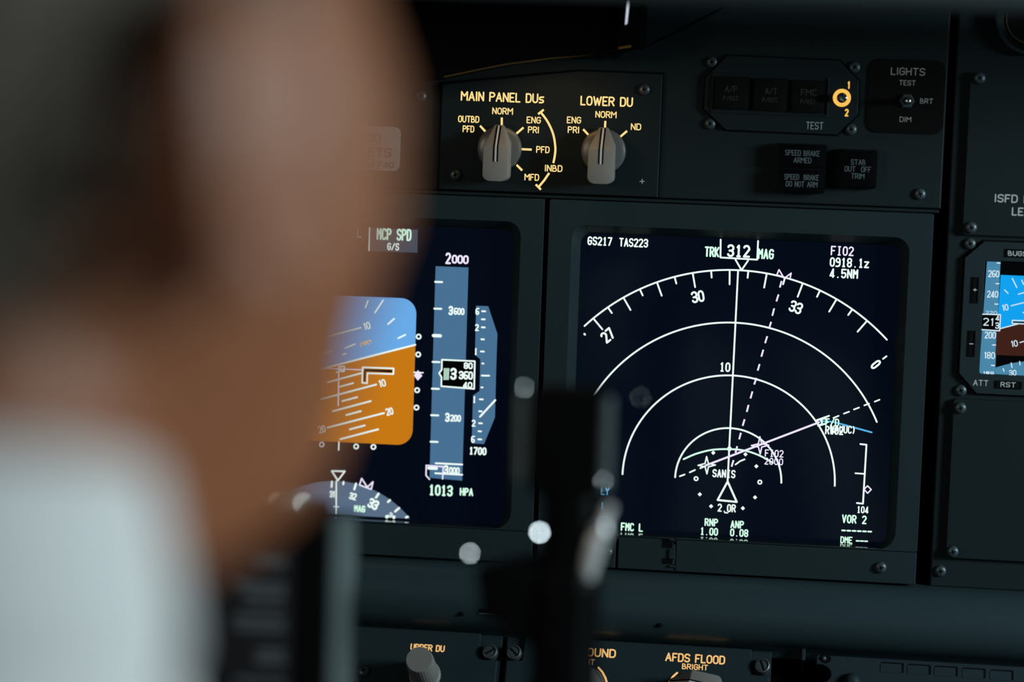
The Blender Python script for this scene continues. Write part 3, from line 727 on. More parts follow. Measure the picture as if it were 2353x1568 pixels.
# standby display
hi = .003
t = thing('standby_display', 'small eight-sided standby instrument with blue speed tape at the right edge', 'display screen', F0.w(*F0.uv(2370, 730), 0))
L1, L2, L3, L4 = (F0.uv(*p, hi) for p in ((2263.5, 555), (2219, 593), (2202, 858), (2243, 905)))
ul = mid(L2.x, L3.x); ch = mid(L1.x, L4.x) - ul + .0; um = ul + .0395; ur = 2 * um - ul
P8 = [(ul + ch, L4.y), (ur - ch, L4.y), (ur, L3.y), (ur, L2.y), (ur - ch, L1.y), (ul + ch, L1.y), (ul, L2.y), (ul, L3.y)]
sb = box4(F0, (2265.5, 600), (2500, 609), (2485, 868), (2249, 860), hi - .002)
mu, mv = um, mid(L1.y, L4.y)
bm = bmesh.new(); ring(bm, F0, P8, hi, 0, rrect(*box4(F0, (2264, 598.5), (2502, 608), (2487, 870), (2248, 861.5), hi), r=.0012), rrect(*sb, r=.0012), hi - .002); new_obj('bezel', bm, M_BEZEL, t)
bm = bmesh.new(); prism(bm, F0, [(mu + (p[0] - mu) * 1.022, mv + (p[1] - mv) * 1.022) for p in P8], -.001, .0004); new_obj('gasket', bm, M_GAP, t)
bm = bmesh.new(); prism(bm, F0, rrect(sb[0] - .001, sb[1] - .001, sb[2] + .001, sb[3] + .001), hi - .0024, hi - .0020); scr = new_obj('screen', bm, M_BLK, t)
hs = hi - .002
S = {n: Ink(F0, hs + dz) for n, dz in (('t', .0001), ('s', .0001), ('g', .0002), ('w', .0003), ('b', .0004), ('w2', .0005))}
S['t'].fill([(2268, 601), (2299, 602), (2286.5, 861), (2249.5, 859)])
uu = F0.uv(2299.5, 632, hs); S['s'].fill_uv([(uu.x - .0005, F0.uv(2292, 812, hs).y), (sb[2] - .006, F0.uv(2292, 812, hs).y), (sb[2] - .006, uu.y), (uu.x, uu.y)])
gl_ = uu.x - .0006; S['g'].fill_uv([(gl_, F0.uv(2298, 756, hs).y), F0.uv(2337, 745.5, hs), F0.uv(2450, 717, hs), (F0.uv(2450, 717, hs).x, F0.uv(2292, 816, hs).y), (gl_, F0.uv(2292, 816, hs).y)])
S['w'].line([(2298.5, 755.5), (2337, 745.3), (2450, 716.5)], 2.6)
ca = F0.uv(2386, 1000, hs); rA = (F0.uv(2380, 831, hs) - ca).length
ptsA = [F0.uv(*p, hs) for p in ((2287, 860), (2287.5, 845), (2310, 838.5), (2330, 834), (2353, 831), (2400, 830), (2450, 838), (2475, 870))]
S['t'].fill_uv(ptsA)
for s_, x, y in (("260", 2283.5, 629.5), ("240", 2281, 676.5), ("220", 2278, 719), ("200", 2275.5, 770.5), ("180", 2273.5, 817), ("160", 2271, 857)):
    S['w'].text(s_, x, y, 16 if s_ not in ("160", "220") else (6 if s_ == "160" else 8), 26, lw=.14 if s_ not in ("160",) else .3)
for x, y in ((2291, 604.5), (2288.5, 652), (2286, 699), (2280.5, 793), (2278, 840)): S['w'].line([(x, y), (x + 7, y + .3)], 2.6)
for a, b in (((2326, 640), (2336.5, 661)), ((2308.5, 666.5), (2316.5, 674.5)), ((2348, 644), (2352, 654)), ((2323.5, 703), (2353, 695.5)), ((2340, 676.5), (2355, 672)), ((2343.5, 787.5), (2360, 783)), ((2351, 719), (2356, 717.5)), ((2305, 847.5), (2307, 853.5)), ((2323.5, 834.5), (2325.5, 845)), ((2343, 831), (2344, 839))): S['w'].line([a, b], 2.4)
S['w'].text("10", 2309.5, 707, 15, 15, rot=.22, lw=.14); S['w'].text("10", 2330.5, 790, 15, 16, rot=.22, lw=.14); S['w'].text("30", 2327, 857, 13, 17, rot=.1, lw=.15)
S['b'].to('speed_readout_field'); S['b'].fill([(2256.5, 722.5), (2298.6, 724), (2297, 760), (2255, 757.5)]); S['b'].to('wing_symbol_fill'); S['b'].fill([(2327, 739), (2420, 742), (2420, 746), (2327, 743)])
S['w2'].line([(2256.5, 722.3), (2299, 723.5), (2297, 760.5), (2255, 757.8)], 2.6); S['w2'].to('wing_symbol'); S['w2'].line([(2420, 740), (2326, 736.5), (2326, 743.5), (2420, 747.5)], 2.6)
S['w2'].to(None); S['w2'].text("21", 2271.5, 740, 18, 24, lw=.13); S['w2'].text("4", 2292, 731, 13, 9, lw=.16); S['w2'].text("3", 2291.5, 748.5, 15, 9, lw=.16)
for n, nm, m in (('t', 'tape_field', M_TAPE2), ('s', 'sky_field', M_SKY2), ('g', 'ground_field', M_GND2), ('w', 'white_symbology', M_W2), ('b', 'black_field', M_BLK), ('w2', 'speed_readout', M_W2)): S[n].under(nm, m, scr)
for (x0, y0, x1, y1, s_, x, y, ww) in ((2233, 637, 2249, 697, "+", 2240.5, 666.5, 9), (2225, 760, 2241, 820, "-", 2232, 790.5, 10), (2310, 573, 2368, 592, "BUGS", 2338, 583, 44), (2287.5, 876, 2348, 894, "RST", 2316.5, 884.5, 35)):
    u0, v0, u1, v1 = box2(F0, x0, y0, x1, y1, hi)
    bm = bmesh.new(); ring(bm, F0, rrect(u0, v0, u1, v1, .0002), hi + .0008, hi - .001, rrect(u0 + .0004, v0 + .0004, u1 - .0004, v1 - .0004, .0002), rrect(u0 + .0004, v0 + .0004, u1 - .0004, v1 - .0004, .0002), hi); fr = None
    prism(bm, F0, rrect(u0 + .0003, v0 + .0003, u1 - .0003, v1 - .0003), hi - .001, hi + .0003, mi=0)
    bt = new_obj('button', bm, M_PLACARD, t)
    x_ = textob(F0, hi + .00045, [(s_, x, y, 12 if s_ not in '+-' else 9, ww)], M_PRINT, None, lw=.16 if s_ not in '+-' else .25); x_.parent = bt
textob(F0, hi + .00012, [("ATT", 2253.5, 880.5, 14, 35)], M_PRINT, t, lw=.14)
screw(F0, 2229, 560, 0, t); screw(F0, 2208, 897, 0, t)

# round gauge, top right
u, v = F0.uv(2371, 43)
t = thing('round_gauge', 'round dark gauge with a grey rim, cut off by the right edge at the top', 'gauge', F0.w(u, v, 0))
kg = F0.k(2340, 60)
bm = bmesh.new(); lathe(bm, F0, u, v, [(87 * kg, 0), (87 * kg, .006), (85 * kg, .0072), (79 * kg, .0072), (76 * kg, .004)], 64); new_obj('rim', bm, M_BEZEL, t, 30)
bm = bmesh.new(); lathe(bm, F0, u, v, [(77 * kg, .003), (62 * kg, .0015), (60 * kg, .0022), (0, .0022)], 64); new_obj('face', bm, M_PLACARD, t, 30)
k = Ink(F0, .0024); k.arc_uv((u, v), 59 * kg, 0, 2 * PI, 1.6 * kg, 48); k.obj('face_ring', mat('dull_bronze', (.16, .10, .04), .5), t)

# ------------------------------------------------------------------ rounded rail below the displays
vt_ = STRIP_BOT - .0012
zr = F0.uv(1300, 1385, .02).y
bm = bmesh.new()
y_c, rad = .002, .0185
prof = [(.03, vt_ + .001)]
prof = []
cz = vt_ - .0185
for i in range(15):
    a = math.radians(82 - i * 10.2); prof.append((.004 + .019 * math.cos(a), cz + .0185 * math.sin(a)))
prof += [(.0075, cz - .0192), (.0055, cz - .024)]
u0, u1 = -.45, .50
rows = [[bm.verts.new(F0.w(u0 + (u1 - u0) * i / 12, v, h)) for i in range(13)] for h, v in prof + [(-.04, prof[-1][1]), (-.04, prof[0][1])]]
for A, B in zip(rows, rows[1:] + rows[:1]):
    for i in range(12): bm.faces.new((A[i], A[i + 1], B[i + 1], B[i]))
bm.faces.new([r[0] for r in rows]); bm.faces.new([r[-1] for r in rows])
M_RAIL = mat('glossy_rail_paint', (0.028, 0.049, 0.057), 0.36, spec=.3, bump=.1, bscale=1200)
t = thing('padded_rail', 'long rounded dark rail running below the screens and cover strips', 'rail', F0.w(0, cz, 0))
new_obj('rail', bm, M_RAIL, t, 50)


def rail_uv(px, py):                              # where a point of the photograph meets the rounded face
    h_ = .015
    for _ in range(12):
        q = F0.uv(px, py, h_); s_ = max(-.97, min(.97, (q.y - cz) / .0185)); h_ = .004 + .019 * math.sqrt(1 - s_ * s_)
    return q.x, q.y, h_


def rail_patch(bm, xs, ys, lift, mi=0):
    g_ = [[bm.verts.new(F0.w(*(lambda q: (q[0], q[1], q[2] + lift))(rail_uv(x, y + (x - xs[0]) * .048)))) for x in xs] for y in ys]
    for A, B in zip(g_, g_[1:]):
        for i in range(len(xs) - 1): bm.faces.new((A[i], A[i + 1], B[i + 1], B[i])).material_index = mi


bm = bmesh.new(); xs = [1101 + 13 * i for i in range(11)]
rail_patch(bm, xs, (1400, 1404, 1408), .00015); rail_patch(bm, xs, (1408, 1410, 1411.5), .0005, 1); new_obj('slot', bm, [M_GAP, mat('slot_edge_metal', (.10, .14, .15), .4)], t)
for (x, y) in ((1059, 1411), (1515, 1437)):
    q = rail_uv(x, y); bm = bmesh.new(); ball(bm, F0.w(q[0], q[1], q[2] - .0008), .0019, 1, 1, .8, 14); new_obj('plug', bm, M_GAP, t, 60)

# ------------------------------------------------------------------ tilted panels at the foot of the picture
TILT = math.radians(30)
O = F0.w(*F0.uv(1176, 1464, .008), .008)
FL = Frame(O, (1, 0, 0), (0, math.sin(TILT), math.cos(TILT)))
vtopL = FL.uv(1176, 1464).y


def quarter_turn(F, px, py, parent, rot, r=.0043):
    u, v = F.uv(px, py, .005); bm = bmesh.new()
    lathe(bm, F, u, v, [(r, -.001), (r, .0045), (r * .9, .0055), (r * .74, .0058), (r * .70, .0050), (r * .66, .0052), (0, .0054)], 32)
    d = Vector((math.cos(rot), math.sin(rot))) * r * .66; n = Vector((-d.y, d.x)) * .14
    c = Vector((u, v)); f = bm.faces.new([bm.verts.new(F.w(*p, .0056)) for p in (c - d - n, c + d - n, c + d + n, c - d + n)]); f.material_index = 1
    return new_obj('fastener', bm, [M_GUN, M_GAP], parent, 40)


# left lighting panel
uR1 = FL.uv(1152, 1500).x; uN1 = FL.uv(1105, 1470).x; vN1 = FL.uv(1130, 1522).y
t = thing('lighting_panel', 'grey tilted panel with a ribbed round grey knob under amber letters UPPER DU', 'control panel', FL.w(uR1 - .1, vtopL, 0))
bm = bmesh.new(); prism(bm, FL, [(uR1 - .30, vtopL - .13), (uR1 - .0015, vtopL - .13), (uR1 - .0015, vN1), (uN1, vN1), (uN1, vtopL), (uR1 - .30, vtopL)], .0002, .003, .0004)
prism(bm, FL, [(uR1 - .30, vtopL - .13), (uR1, vtopL - .13), (uR1, vtopL), (uR1 - .30, vtopL)], -.008, .0005, .0003); new_obj('plate', bm, M_LOWER, t)
textob(FL, .0031, [("UPPER DU", 982.5, 1489.5, 16, 79)], M_AMB2, t, lw=.175)
u, v = FL.uv(977, 1553, .003)
bm = bmesh.new(); R_ = .0074
lathe(bm, FL, u, v, [(R_ * 1.16, .003), (R_ * 1.16, .005), (R_ * 1.04, .0058), (R_ * 1.02, .0275), (R_ * .98, .0282), (R_ * .97, .0302), (R_ * .93, .0308), (0, .0310)], 96, ripple=lambda i: (-.00018 if i % 3 == 0 else 0)); new_obj('knob', bm, M_KNOB, t, 40)
screw(FL, 836, 1544, .003, t, dark=True); quarter_turn(FL, 1126, 1498, t, .6)
# middle lighting panel
uL2 = FL.uv(1163, 1500).x; uR2 = FL.uv(1772, 1530).x; uN2 = FL.uv(1726, 1505).x; vN2 = FL.uv(1750, 1558).y; uM2 = FL.uv(1206, 1490).x
t = thing('lighting_panel', 'grey tilted panel with amber letters AFDS FLOOD over bar knobs', 'control panel', FL.w(mid(uL2, uR2), vtopL, 0))
bm = bmesh.new(); prism(bm, FL, [(uL2 + .001, vtopL - .13), (uR2 - .001, vtopL - .13), (uR2 - .001, vN2), (uN2, vN2), (uN2, vtopL), (uM2, vtopL), (uM2, FL.uv(1190, 1524).y), (uL2 + .001, FL.uv(1190, 1524).y)], .0002, .003, .0004)
prism(bm, FL, [(uL2, vtopL - .13), (uR2, vtopL - .13), (uR2, vtopL), (uL2, vtopL)], -.008, .0005, .0003); new_obj('plate', bm, M_LOWER, t)
textob(FL, .0031, [("AFDS FLOOD", 1597.5, 1514, 21, 138), ("BRIGHT", 1597, 1533.5, 14, 60), ("BACKGROUND", 1330, 1498, 21, 171), ("BRIGHT", 1337, 1521, 14, 59)], M_AMB2, t, lw=.175)
k = Ink(FL, .0031)
k.line([(1375, 1535), (1384, 1545), (1391, 1558), (1395, 1572)], 5); k.line([(1556, 1547), (1546, 1556), (1539, 1568), (1536, 1580)], 5); k.obj('dimmer_arcs', M_AMB2, t)
u, v = FL.uv(1590, 1592, .003); pointer_knob(FL, u, v, .0105, .003, t, rot=math.radians(80), tail=-.0155)
u, v = FL.uv(1345, 1580, .003); pointer_knob(FL, u, v, .0105, .003, t, rot=math.radians(35))
quarter_turn(FL, 1181, 1499, t, -.75); quarter_turn(FL, 1752, 1530, t, -1.2)
# keypad unit
uL3 = FL.uv(1876, 1515).x
t = thing('keypad_unit', 'grey tilted unit with a row of shallow rectangular windows, bottom right', 'control unit', FL.w(uL3 + .08, vtopL, 0))
ptsK = [(uL3, vtopL - .13), (uL3 + .18, vtopL - .13), (uL3 + .18, vtopL), (uL3, vtopL)]
cK = FL.uv(1889, 1553); rK = .0052
notch = [(uL3, vtopL - .13), (uL3 + .18, vtopL - .13), (uL3 + .18, vtopL - .001), (uL3 + .001, vtopL - .001), (uL3, vtopL - .002), (uL3, cK.y + rK)] + [(cK.x + rK * math.cos(math.radians(90 - 18 * i)), cK.y + rK * math.sin(math.radians(90 - 18 * i))) for i in range(11)] + [(uL3, cK.y - rK)]
bm = bmesh.new(); prism(bm, FL, notch, -.008, .003, .0004); new_obj('plate', bm, M_LOWER, t)
for i, x in enumerate((2050, 2112, 2174, 2238, 2302)):
    b = box2(FL, x - 26, 1524 + i * 4.3 - 1, x + 27, 1546 + i * 4.3, .003)
    bm = bmesh.new(); a_ = rrect(*b, r=.0008); prism(bm, FL, a_, .0028, .0031)
    c_ = rrect(b[0] - .0002, b[1] - .0002, b[2] - .0012, b[3] - .0008, r=.0008); prism(bm, FL, c_, .0029, .00325, mi=1); new_obj('key_window', bm, [M_GAP, M_LOWER], t)
u, v = FL.uv(1897, 1513, .003); bm = bmesh.new(); lathe(bm, FL, u, v, [(.0029, .003), (.0028, .00325), (.0022, .0032), (0, .0032)], 24); new_obj('fastener_hole', bm, M_GAP, t)
ubm = bmesh.new(); u, v = FL.uv(1893, 1514, .003); lathe(ubm, FL, u, v, [(.0014, .0032), (.0011, .0042), (0, .0045)], 16); new_obj('fastener', ubm, M_SCREW, t, 60)
u, v = FL.uv(1958, 1566, .004); bm = bmesh.new(); lathe(bm, FL, u, v, [(.0046, .003), (.0042, .0055), (.0028, .0072), (0, .0078)], 24); new_obj('push_knob', bm, M_LOWER, t, 60)
# bracket in the dark gap
b = box2(FL, 1842, 1474, 1851, 1518, .006)
bm = bmesh.new(); prism(bm, FL, rrect(*b), -.02, .006, .0004); o = new_obj('bracket', bm, M_BEZEL); tag(o, 'thin upright grey bracket in the dark gap left of the keypad unit', 'bracket')
bm = bmesh.new(); prism(bm, FL, rrect(-.40, vtopL - .14, .5, vtopL + .004), -.022, -.018); o = new_obj('panel_tray', bm, M_GAP); tag(o, 'black tray behind the tilted panels at the foot of the picture', 'tray')

# ------------------------------------------------------------------ glareshield above the panel
t = thing('glareshield_underside', 'black box under the glareshield hanging above the MAIN PANEL knobs', 'glareshield', (-.05, -.05, .16))
hg = .035
gl = [(820, 205), (1000, 179), (1080, 162), (1160, 146), (1260, 133), (1380, 121), (1392, 130), (1410, 131), (1420, 118), (1470, 105), (1478, 60), (1482, -60)]
P = [F0.uv(*p, hg) for p in gl]; P = [(-.40, P[0].y - .02)] + [tuple(p) for p in P] + [(P[-1].x, .26), (-.40, .26)]
bm = bmesh.new(); prism(bm, F0, P, .004, hg, .0009, 3); new_obj('shroud', bm, M_BLACK, t)
bm = bmesh.new()
tube(bm, [F0.w(*F0.uv(*p, hg - .002), hg - .002) for p in ((1020, 176), (1080, 163), (1160, 147), (1260, 134), (1385, 121.5))], .0006, 8); new_obj('lip_lit_edge', bm, mat('lip_amber_light', (.16, .085, .025), .35), t)  # amber lamplight along the lip is put into this tube's colour
bm = bmesh.new(); b0 = [F0.uv(*p, hg + .004) for p in ((1417, 113), (1447, 107.5), (1476, 108), (1476, 0), (1440, 0), (1417, 20))]
prism(bm, F0, b0, .01, hg + .004, .0006); new_obj('end_bracket', bm, M_BLACK, t)
bm = bmesh.new(); tube(bm, [F0.w(*F0.uv(*p, hg + .005), hg + .005) for p in ((1421, 110), (1450, 105.5))], .00055, 8); new_obj('bracket_edge', bm, mat('amber_metal_edge', (.75, .45, .12), .3, metal=.8), t)  # thin amber metallic edge along the bracket foot
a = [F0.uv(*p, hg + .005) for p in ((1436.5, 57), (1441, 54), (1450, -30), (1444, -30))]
bm = bmesh.new(); prism(bm, F0, a, hg + .0042, hg + .006, .0003); new_obj('glint_strip', bm, glow('glint_strip_glow', (.72, .84, .95), .8), t)  # solid glowing strip added on the bracket as its bright glint, no opening
# side cheek right of it with its slanting seam
P = [F0.uv(*p, .002) for p in ((1480, 106), (1560, 66), (1650, 20), (1700, -10), (1700, -60), (1480, -60))]
bm = bmesh.new(); prism(bm, F0, P, .0005, .002, .0004); new_obj('side_cheek', bm, M_PLATE, t)
bm = bmesh.new(); prism(bm, F0, [F0.uv(*p, .001) for p in ((1480, 112), (1560, 73), (1650, 27), (1710, -8), (1700, -60), (1480, -60))], .0003, .0012); new_obj('seam_gasket', bm, M_GAP, t)
# forward lip of the glareshield, nearer the seats
dz = .17
p0 = F0.uv(1640, -30, dz); p1 = F0.uv(2350, -12, dz)
bm = bmesh.new(); zc = F0.uv(2000, -14, dz).y + .0
pr = [(dz + .008 * math.cos(math.radians(a)), zc + .008 * math.sin(math.radians(a))) for a in range(-100, 101, 20)]
pr = pr + [(.04, zc + .006), (.04, zc + .001)]
rows = [[bm.verts.new(F0.w(u, v_, h_)) for u in (-.45, F0.uv(1655, 0, dz).x - .0, .5)] for h_, v_ in pr]
for A, B in zip(rows, rows[1:] + rows[:1]):
    for i in range(2): bm.faces.new((A[i], A[i + 1], B[i + 1], B[i]))
bm.faces.new([r[0] for r in rows]); bm.faces.new([r[-1] for r in rows])
o = new_obj('glareshield', bm, mat('glareshield_leather', (.022, .033, .036), .6), None, 50); tag(o, 'blurred dark padded glareshield lip crossing the top edge of the picture', 'glareshield')

# ------------------------------------------------------------------ control yoke, nearer the seats and out of focus
FY = F0.off(.325)
yk = lambda px, py, h_=0.0: FY.w(*FY.uv(px, py, h_), h_)
t = thing('control_yoke', 'blurred black control yoke with an upright grip before the gap between the two large screens', 'control yoke', yk(520, 2100))
M_YOKE = mat('black_yoke_plastic', (.0012, .0014, .0016), .5, spec=.08)
bm = bmesh.new(); b = box2(FY, 1228, 893, 1384, 1130); prism(bm, FY, rrect(*b, r=.003), -.014, .014, .003); new_obj('grip_head', bm, M_YOKE, t, 40)
M_YG = mat('yoke_side_grey', (.16, .19, .19), .4)
bm = bmesh.new(); tube(bm, blend([yk(1308, 1090), yk(1315, 1200), yk(1306, 1330), yk(1296, 1480), yk(1292, 1640), yk(1240, 1860), yk(1050, 2010), yk(760, 2060), yk(520, 2070)], 6),
                       [.0120] * 12 + [.0138] * 37, 20); new_obj('horn', bm, M_YOKE, t, 60)
bm = bmesh.new()
P = [FY.uv(*p) for p in ((1098, 1300), (1165, 1285), (1260, 1270), (1260, 1500), (1190, 1440), (1110, 1410))]
prism(bm, FY, P[::-1], -.010, .010, .003); new_obj('trim_switch_housing', bm, M_YOKE, t, 40)
bm = bmesh.new(); tube(bm, blend([yk(1402, 1160, .006), yk(1382, 1215, .008), yk(1362, 1270, .008), yk(1346, 1325, .006), yk(1338, 1350, .002)], 5), [.002] * 5 + [.0037] * 11 + [.002] * 5, 16); new_obj('grip_highlight_streak', bm, mat('grip_highlight_pale', (.85, .85, .85), .35, metal=.3), t, 60)  # pale strip painting the blurred highlight on the grip's glossy right edge
bm = bmesh.new(); b = box2(FY, 1384, 915, 1404, 1130); prism(bm, FY, rrect(*b, r=.0012), -.004, .004, .001); new_obj('side_plate', bm, M_YG, t, 40)
bm = bmesh.new(); b = box2(FY, 1190, 905, 1212, 1100); prism(bm, FY, rrect(*b, r=.0012), -.004, .004, .001); new_obj('side_plate', bm, M_YG, t, 40)


def glint_facet(px, py, h_, r, nm='screw'):             # added mirror facet, tilted to throw the window lamp's glint at the camera
    c = yk(px, py, h_); n = ((EYE - c).normalized() + (WIN - c).normalized()).normalized()
    x = n.cross(Vector((0, 0, 1))).normalized(); y = n.cross(x); bm = bmesh.new()
    rows = []
    for rr, hh in ((r * 1.3, -.0035), (r * 1.3, -.0008), (r, 0)):
        rows.append([bm.verts.new(c + x * rr * math.cos(2 * PI * i / 20) + y * rr * math.sin(2 * PI * i / 20) + n * hh) for i in range(20)])
    for A, B in zip(rows, rows[1:]):
        for i in range(20): bm.faces.new((A[i], A[(i + 1) % 20], B[(i + 1) % 20], B[i]))
    bm.faces.new(rows[-1])
    return new_obj(nm, bm, mat('glint_mirror', (.8, .8, .8), .15, metal=1.0), t)


glint_facet(1240, 1224, .012, .0007); glint_facet(1080, 1272, .010, .00042); glint_facet(1205, 890, .010, .00022); glint_facet(1183, 1000, .010, .00020); glint_facet(1386, 1105, .012, .00023); glint_facet(1472, 914, .01, .00012)
# hub with clip and checklist card
bm = bmesh.new(); b = box2(FY, 330, 1195, 742, 2150); prism(bm, FY, rrect(*b, r=.004), -.03, .008, .003); hub = new_obj('hub', bm, M_YOKE, t, 40)
bm = bmesh.new(); b = box2(FY, 748, 1185, 800, 2150, -.01); prism(bm, FY, rrect(*b, r=.002), -.02, -.004, .002); new_obj('side_rail', bm, mat('grey_rail_paint', (.30, .37, .37), .5), t, 40)
bm = bmesh.new(); b = box2(FY, 400, 1255, 668, 2050, .008); prism(bm, FY, rrect(*b, r=.002), .008, .0095, .0004); card = new_obj('checklist_card', bm, mat('dark_blue_card', (.005, .008, .013), .5), t)
bm = bmesh.new()
k = Ink(FY, .0097)
for y0, y1, x0, x1 in ((1282, 1304, 590, 655), (1338, 1352, 540, 655), (1358, 1374, 560, 655), (1390, 1400, 560, 650), (1418, 1430, 535, 655), (1436, 1450, 540, 655), (1492, 1506, 590, 655), (1512, 1526, 585, 655), (1560, 1572, 540, 655)):
    k.fill_uv(rrect(*box2(FY, x0, y0, x1, y1, .0097)))
x = k.obj('checklist_lines', mat('card_print', (.11, .14, .16), .6), None); x.parent = card
M_CHR = mat('clip_chrome', (.85, .82, .76), .3, metal=.9)
bm = bmesh.new(); tube(bm, [yk(470, 1165, .012), yk(640, 1160, .012), yk(690, 1158, .012)], [.003, .0034, .003], 16); ball(bm, yk(664, 1158, .014), .0072, 1.2, .8, .75); ball(bm, yk(570, 1143, .014), .0048, .8, .8, 1.1); new_obj('clip', bm, M_CHR, t, 60)
bm = bmesh.new(); b = box2(FY, 430, 1168, 735, 1200, .008); prism(bm, FY, rrect(*b, r=.002), -.02, .012, .002); new_obj('clip_base', bm, M_YOKE, t, 40)
# far horn and column
bm = bmesh.new(); tube(bm, blend([yk(520, 2070), yk(250, 2060), yk(-20, 2010), yk(-210, 1860), yk(-270, 1640), yk(-270, 1400), yk(-270, 1100)], 6), .0118, 20); new_obj('horn', bm, M_YOKE, t, 60)
bm = bmesh.new(); b = box2(FY, -333, 905, -207, 1120); prism(bm, FY, rrect(*b, r=.003), -.014, .014, .003); new_obj('grip_head', bm, M_YOKE, t, 40)
hp_ = yk(520, 2080); cb = Vector((hp_.x, hp_.y + .06, FLOOR))
bm = bmesh.new(); tube(bm, blend([yk(520, 2080, -.012), Vector((hp_.x, hp_.y + .045, hp_.z - .12)), Vector((hp_.x, hp_.y + .06, hp_.z - .3)), cb], 5), .028, 24); new_obj('column', bm, M_YOKE, t, 60)
# ------------------------------------------------------------------ the pilot
def head_r(phi, z):
    """Head surface in head space: +Y face, +X right ear, z = 0 at the ears."""
    T = [(-.123, .060, .005, .022), (-.112, .080, -.015, .034), (-.095, .086, -.040, .045), (-.072, .088, -.058, .058), (-.045, .096, -.076, .0735), (-.015, .096, -.092, .076), (.015, .094, -.099, .0765), (.045, .095, -.100, .0755), (.075, .086, -.094, .070), (.100, .066, -.076, .058), (.115, .042, -.052, .040), (.123, .016, -.022, .016)]
    z = max(-.123, min(.123, z))
    for a, b in zip(T, T[1:]):
        if a[0] <= z <= b[0]:
            s = (z - a[0]) / (b[0] - a[0]); f, bk, wd = (a[i] + (b[i] - a[i]) * s for i in (1, 2, 3)); break
    c, s_ = math.cos(phi), math.sin(phi)
    yc = (f + bk) / 2; hl = (f - bk) / 2
    e = .88
    x = wd * math.copysign(abs(s_) ** e, s_); y = yc + hl * math.copysign(abs(c) ** e, c)
    if c > 0:
        gs = lambda q, m, sg: math.exp(-((q - m) / sg) ** 2)
        ns = 0.0
        if z < .018: ns = min(1, (.018 - z) / .05) if z > -.034 else max(0, 1 - (-.034 - z) / .012)
        y += .024 * ns * gs(x, 0, .012 + .006 * (z < -.02)) * c
        y += .005 * gs(z, .024, .010) * gs(x, 0, .05) * c
        y -= .011 * (gs(x, .032, .015) + gs(x, -.032, .015)) * gs(z, .002, .012)
        y += .006 * gs(z, -.062, .006) * gs(x, 0, .022) + .006 * gs(z, -.074, .007) * gs(x, 0, .019) - .003 * gs(z, -.068, .003) * gs(x, 0, .024)
        y += .007 * gs(z, -.105, .012) * gs(x, 0, .02)
        x += math.copysign(.006, x) * gs(z, -.012, .022) * gs(abs(x), .055, .02)
    return Vector((x, y, z))


def head_mesh(bm, grow=0.0, keep=None, nphi=72, nz=60):
    rows = []
    for j in range(nz + 1):
        z = -.123 + .246 * (.5 - .5 * math.cos(PI * j / nz))
        row = []
        for i in range(nphi):
            p = head_r(2 * PI * i / nphi, z)
            if grow: p = p + Vector((p.x, p.y + .005, p.z * 1.0)).normalized() * grow
            row.append(bm.verts.new(p))
        rows.append(row)
    for j in range(nz):
        for i in range(nphi):
            if keep and not keep(2 * PI * (i + .5) / nphi, rows[j][i].co.z): continue
            k = (i + 1) % nphi
            bm.faces.new((rows[j][i], rows[j][k], rows[j + 1][k], rows[j + 1][i]))
    if not keep: bm.faces.new(rows[0][::-1]); bm.faces.new(rows[-1])
    else:
        bm.faces.new(rows[-1])
        bmesh.ops.delete(bm, geom=[v for v in bm.verts if not v.link_faces], context='VERTS')


def capsule(bm, a, b, ra, rb, n=18):
    a, b = Vector(a), Vector(b); pts, rs = [], []
    d = (b - a).normalized()
    for i in range(5): an_ = .5 * PI * (1 - i / 5); pts.append(a - d * ra * math.sin(an_)); rs.append(max(1e-4, ra * math.cos(an_)))
    for i in range(5): s = i / 4; pts.append(a + (b - a) * s); rs.append(ra + (rb - ra) * s)
    for i in range(1, 6): an_ = .5 * PI * i / 5; pts.append(b + d * rb * math.sin(an_)); rs.append(max(1e-4, rb * math.cos(an_)))
    t_ = bmesh.new(); tube(t_, pts, rs, n); absorb(bm, t_)


def loft(bm, rings, n=40):
    rows = []
    for (cx, cy, z, rx, ry, tilt) in rings:
        rows.append([bm.verts.new((cx + rx * math.sin(2 * PI * i / n), cy + ry * math.cos(2 * PI * i / n), z - tilt * math.cos(2 * PI * i / n))) for i in range(n)])
    for A, B in zip(rows, rows[1:]):
        for i in range(n): bm.faces.new((A[i], A[(i + 1) % n], B[(i + 1) % n], B[i]))
    bm.faces.new(rows[0]); bm.faces.new(rows[-1][::-1])


D_HEAD = .54
HEAD = EYE + ray(-50, 220) * D_HEAD
TURN, NOD, LEAN = math.radians(-30), math.radians(15), 0.0
HM = Matrix.Rotation(TURN, 4, 'Z') @ Matrix.Rotation(NOD, 4, 'X')
pil = thing('person', 'blurred pilot in a white short-sleeved shirt seen from behind, looking towards the screens', 'person', (HEAD.x, HEAD.y, FLOOR + .0))
PM = Matrix.Translation(HEAD)


def finish(name, bm, m, parent, voxel=None, smooth=2, M=PM, subs=0):
    bmesh.ops.transform(bm, matrix=M, verts=bm.verts)
    o = new_obj(name, bm, m, None)
    for p in o.data.polygons: p.use_smooth = True
    if voxel:
        md = o.modifiers.new('remesh', 'REMESH'); md.mode = 'VOXEL'; md.voxel_size = voxel; md.use_smooth_shade = True
        sm = o.modifiers.new('smooth', 'SMOOTH'); sm.factor = .5; sm.iterations = smooth
    o.parent = parent; o.matrix_parent_inverse = Matrix.Translation(-Vector(parent.location))
    return o


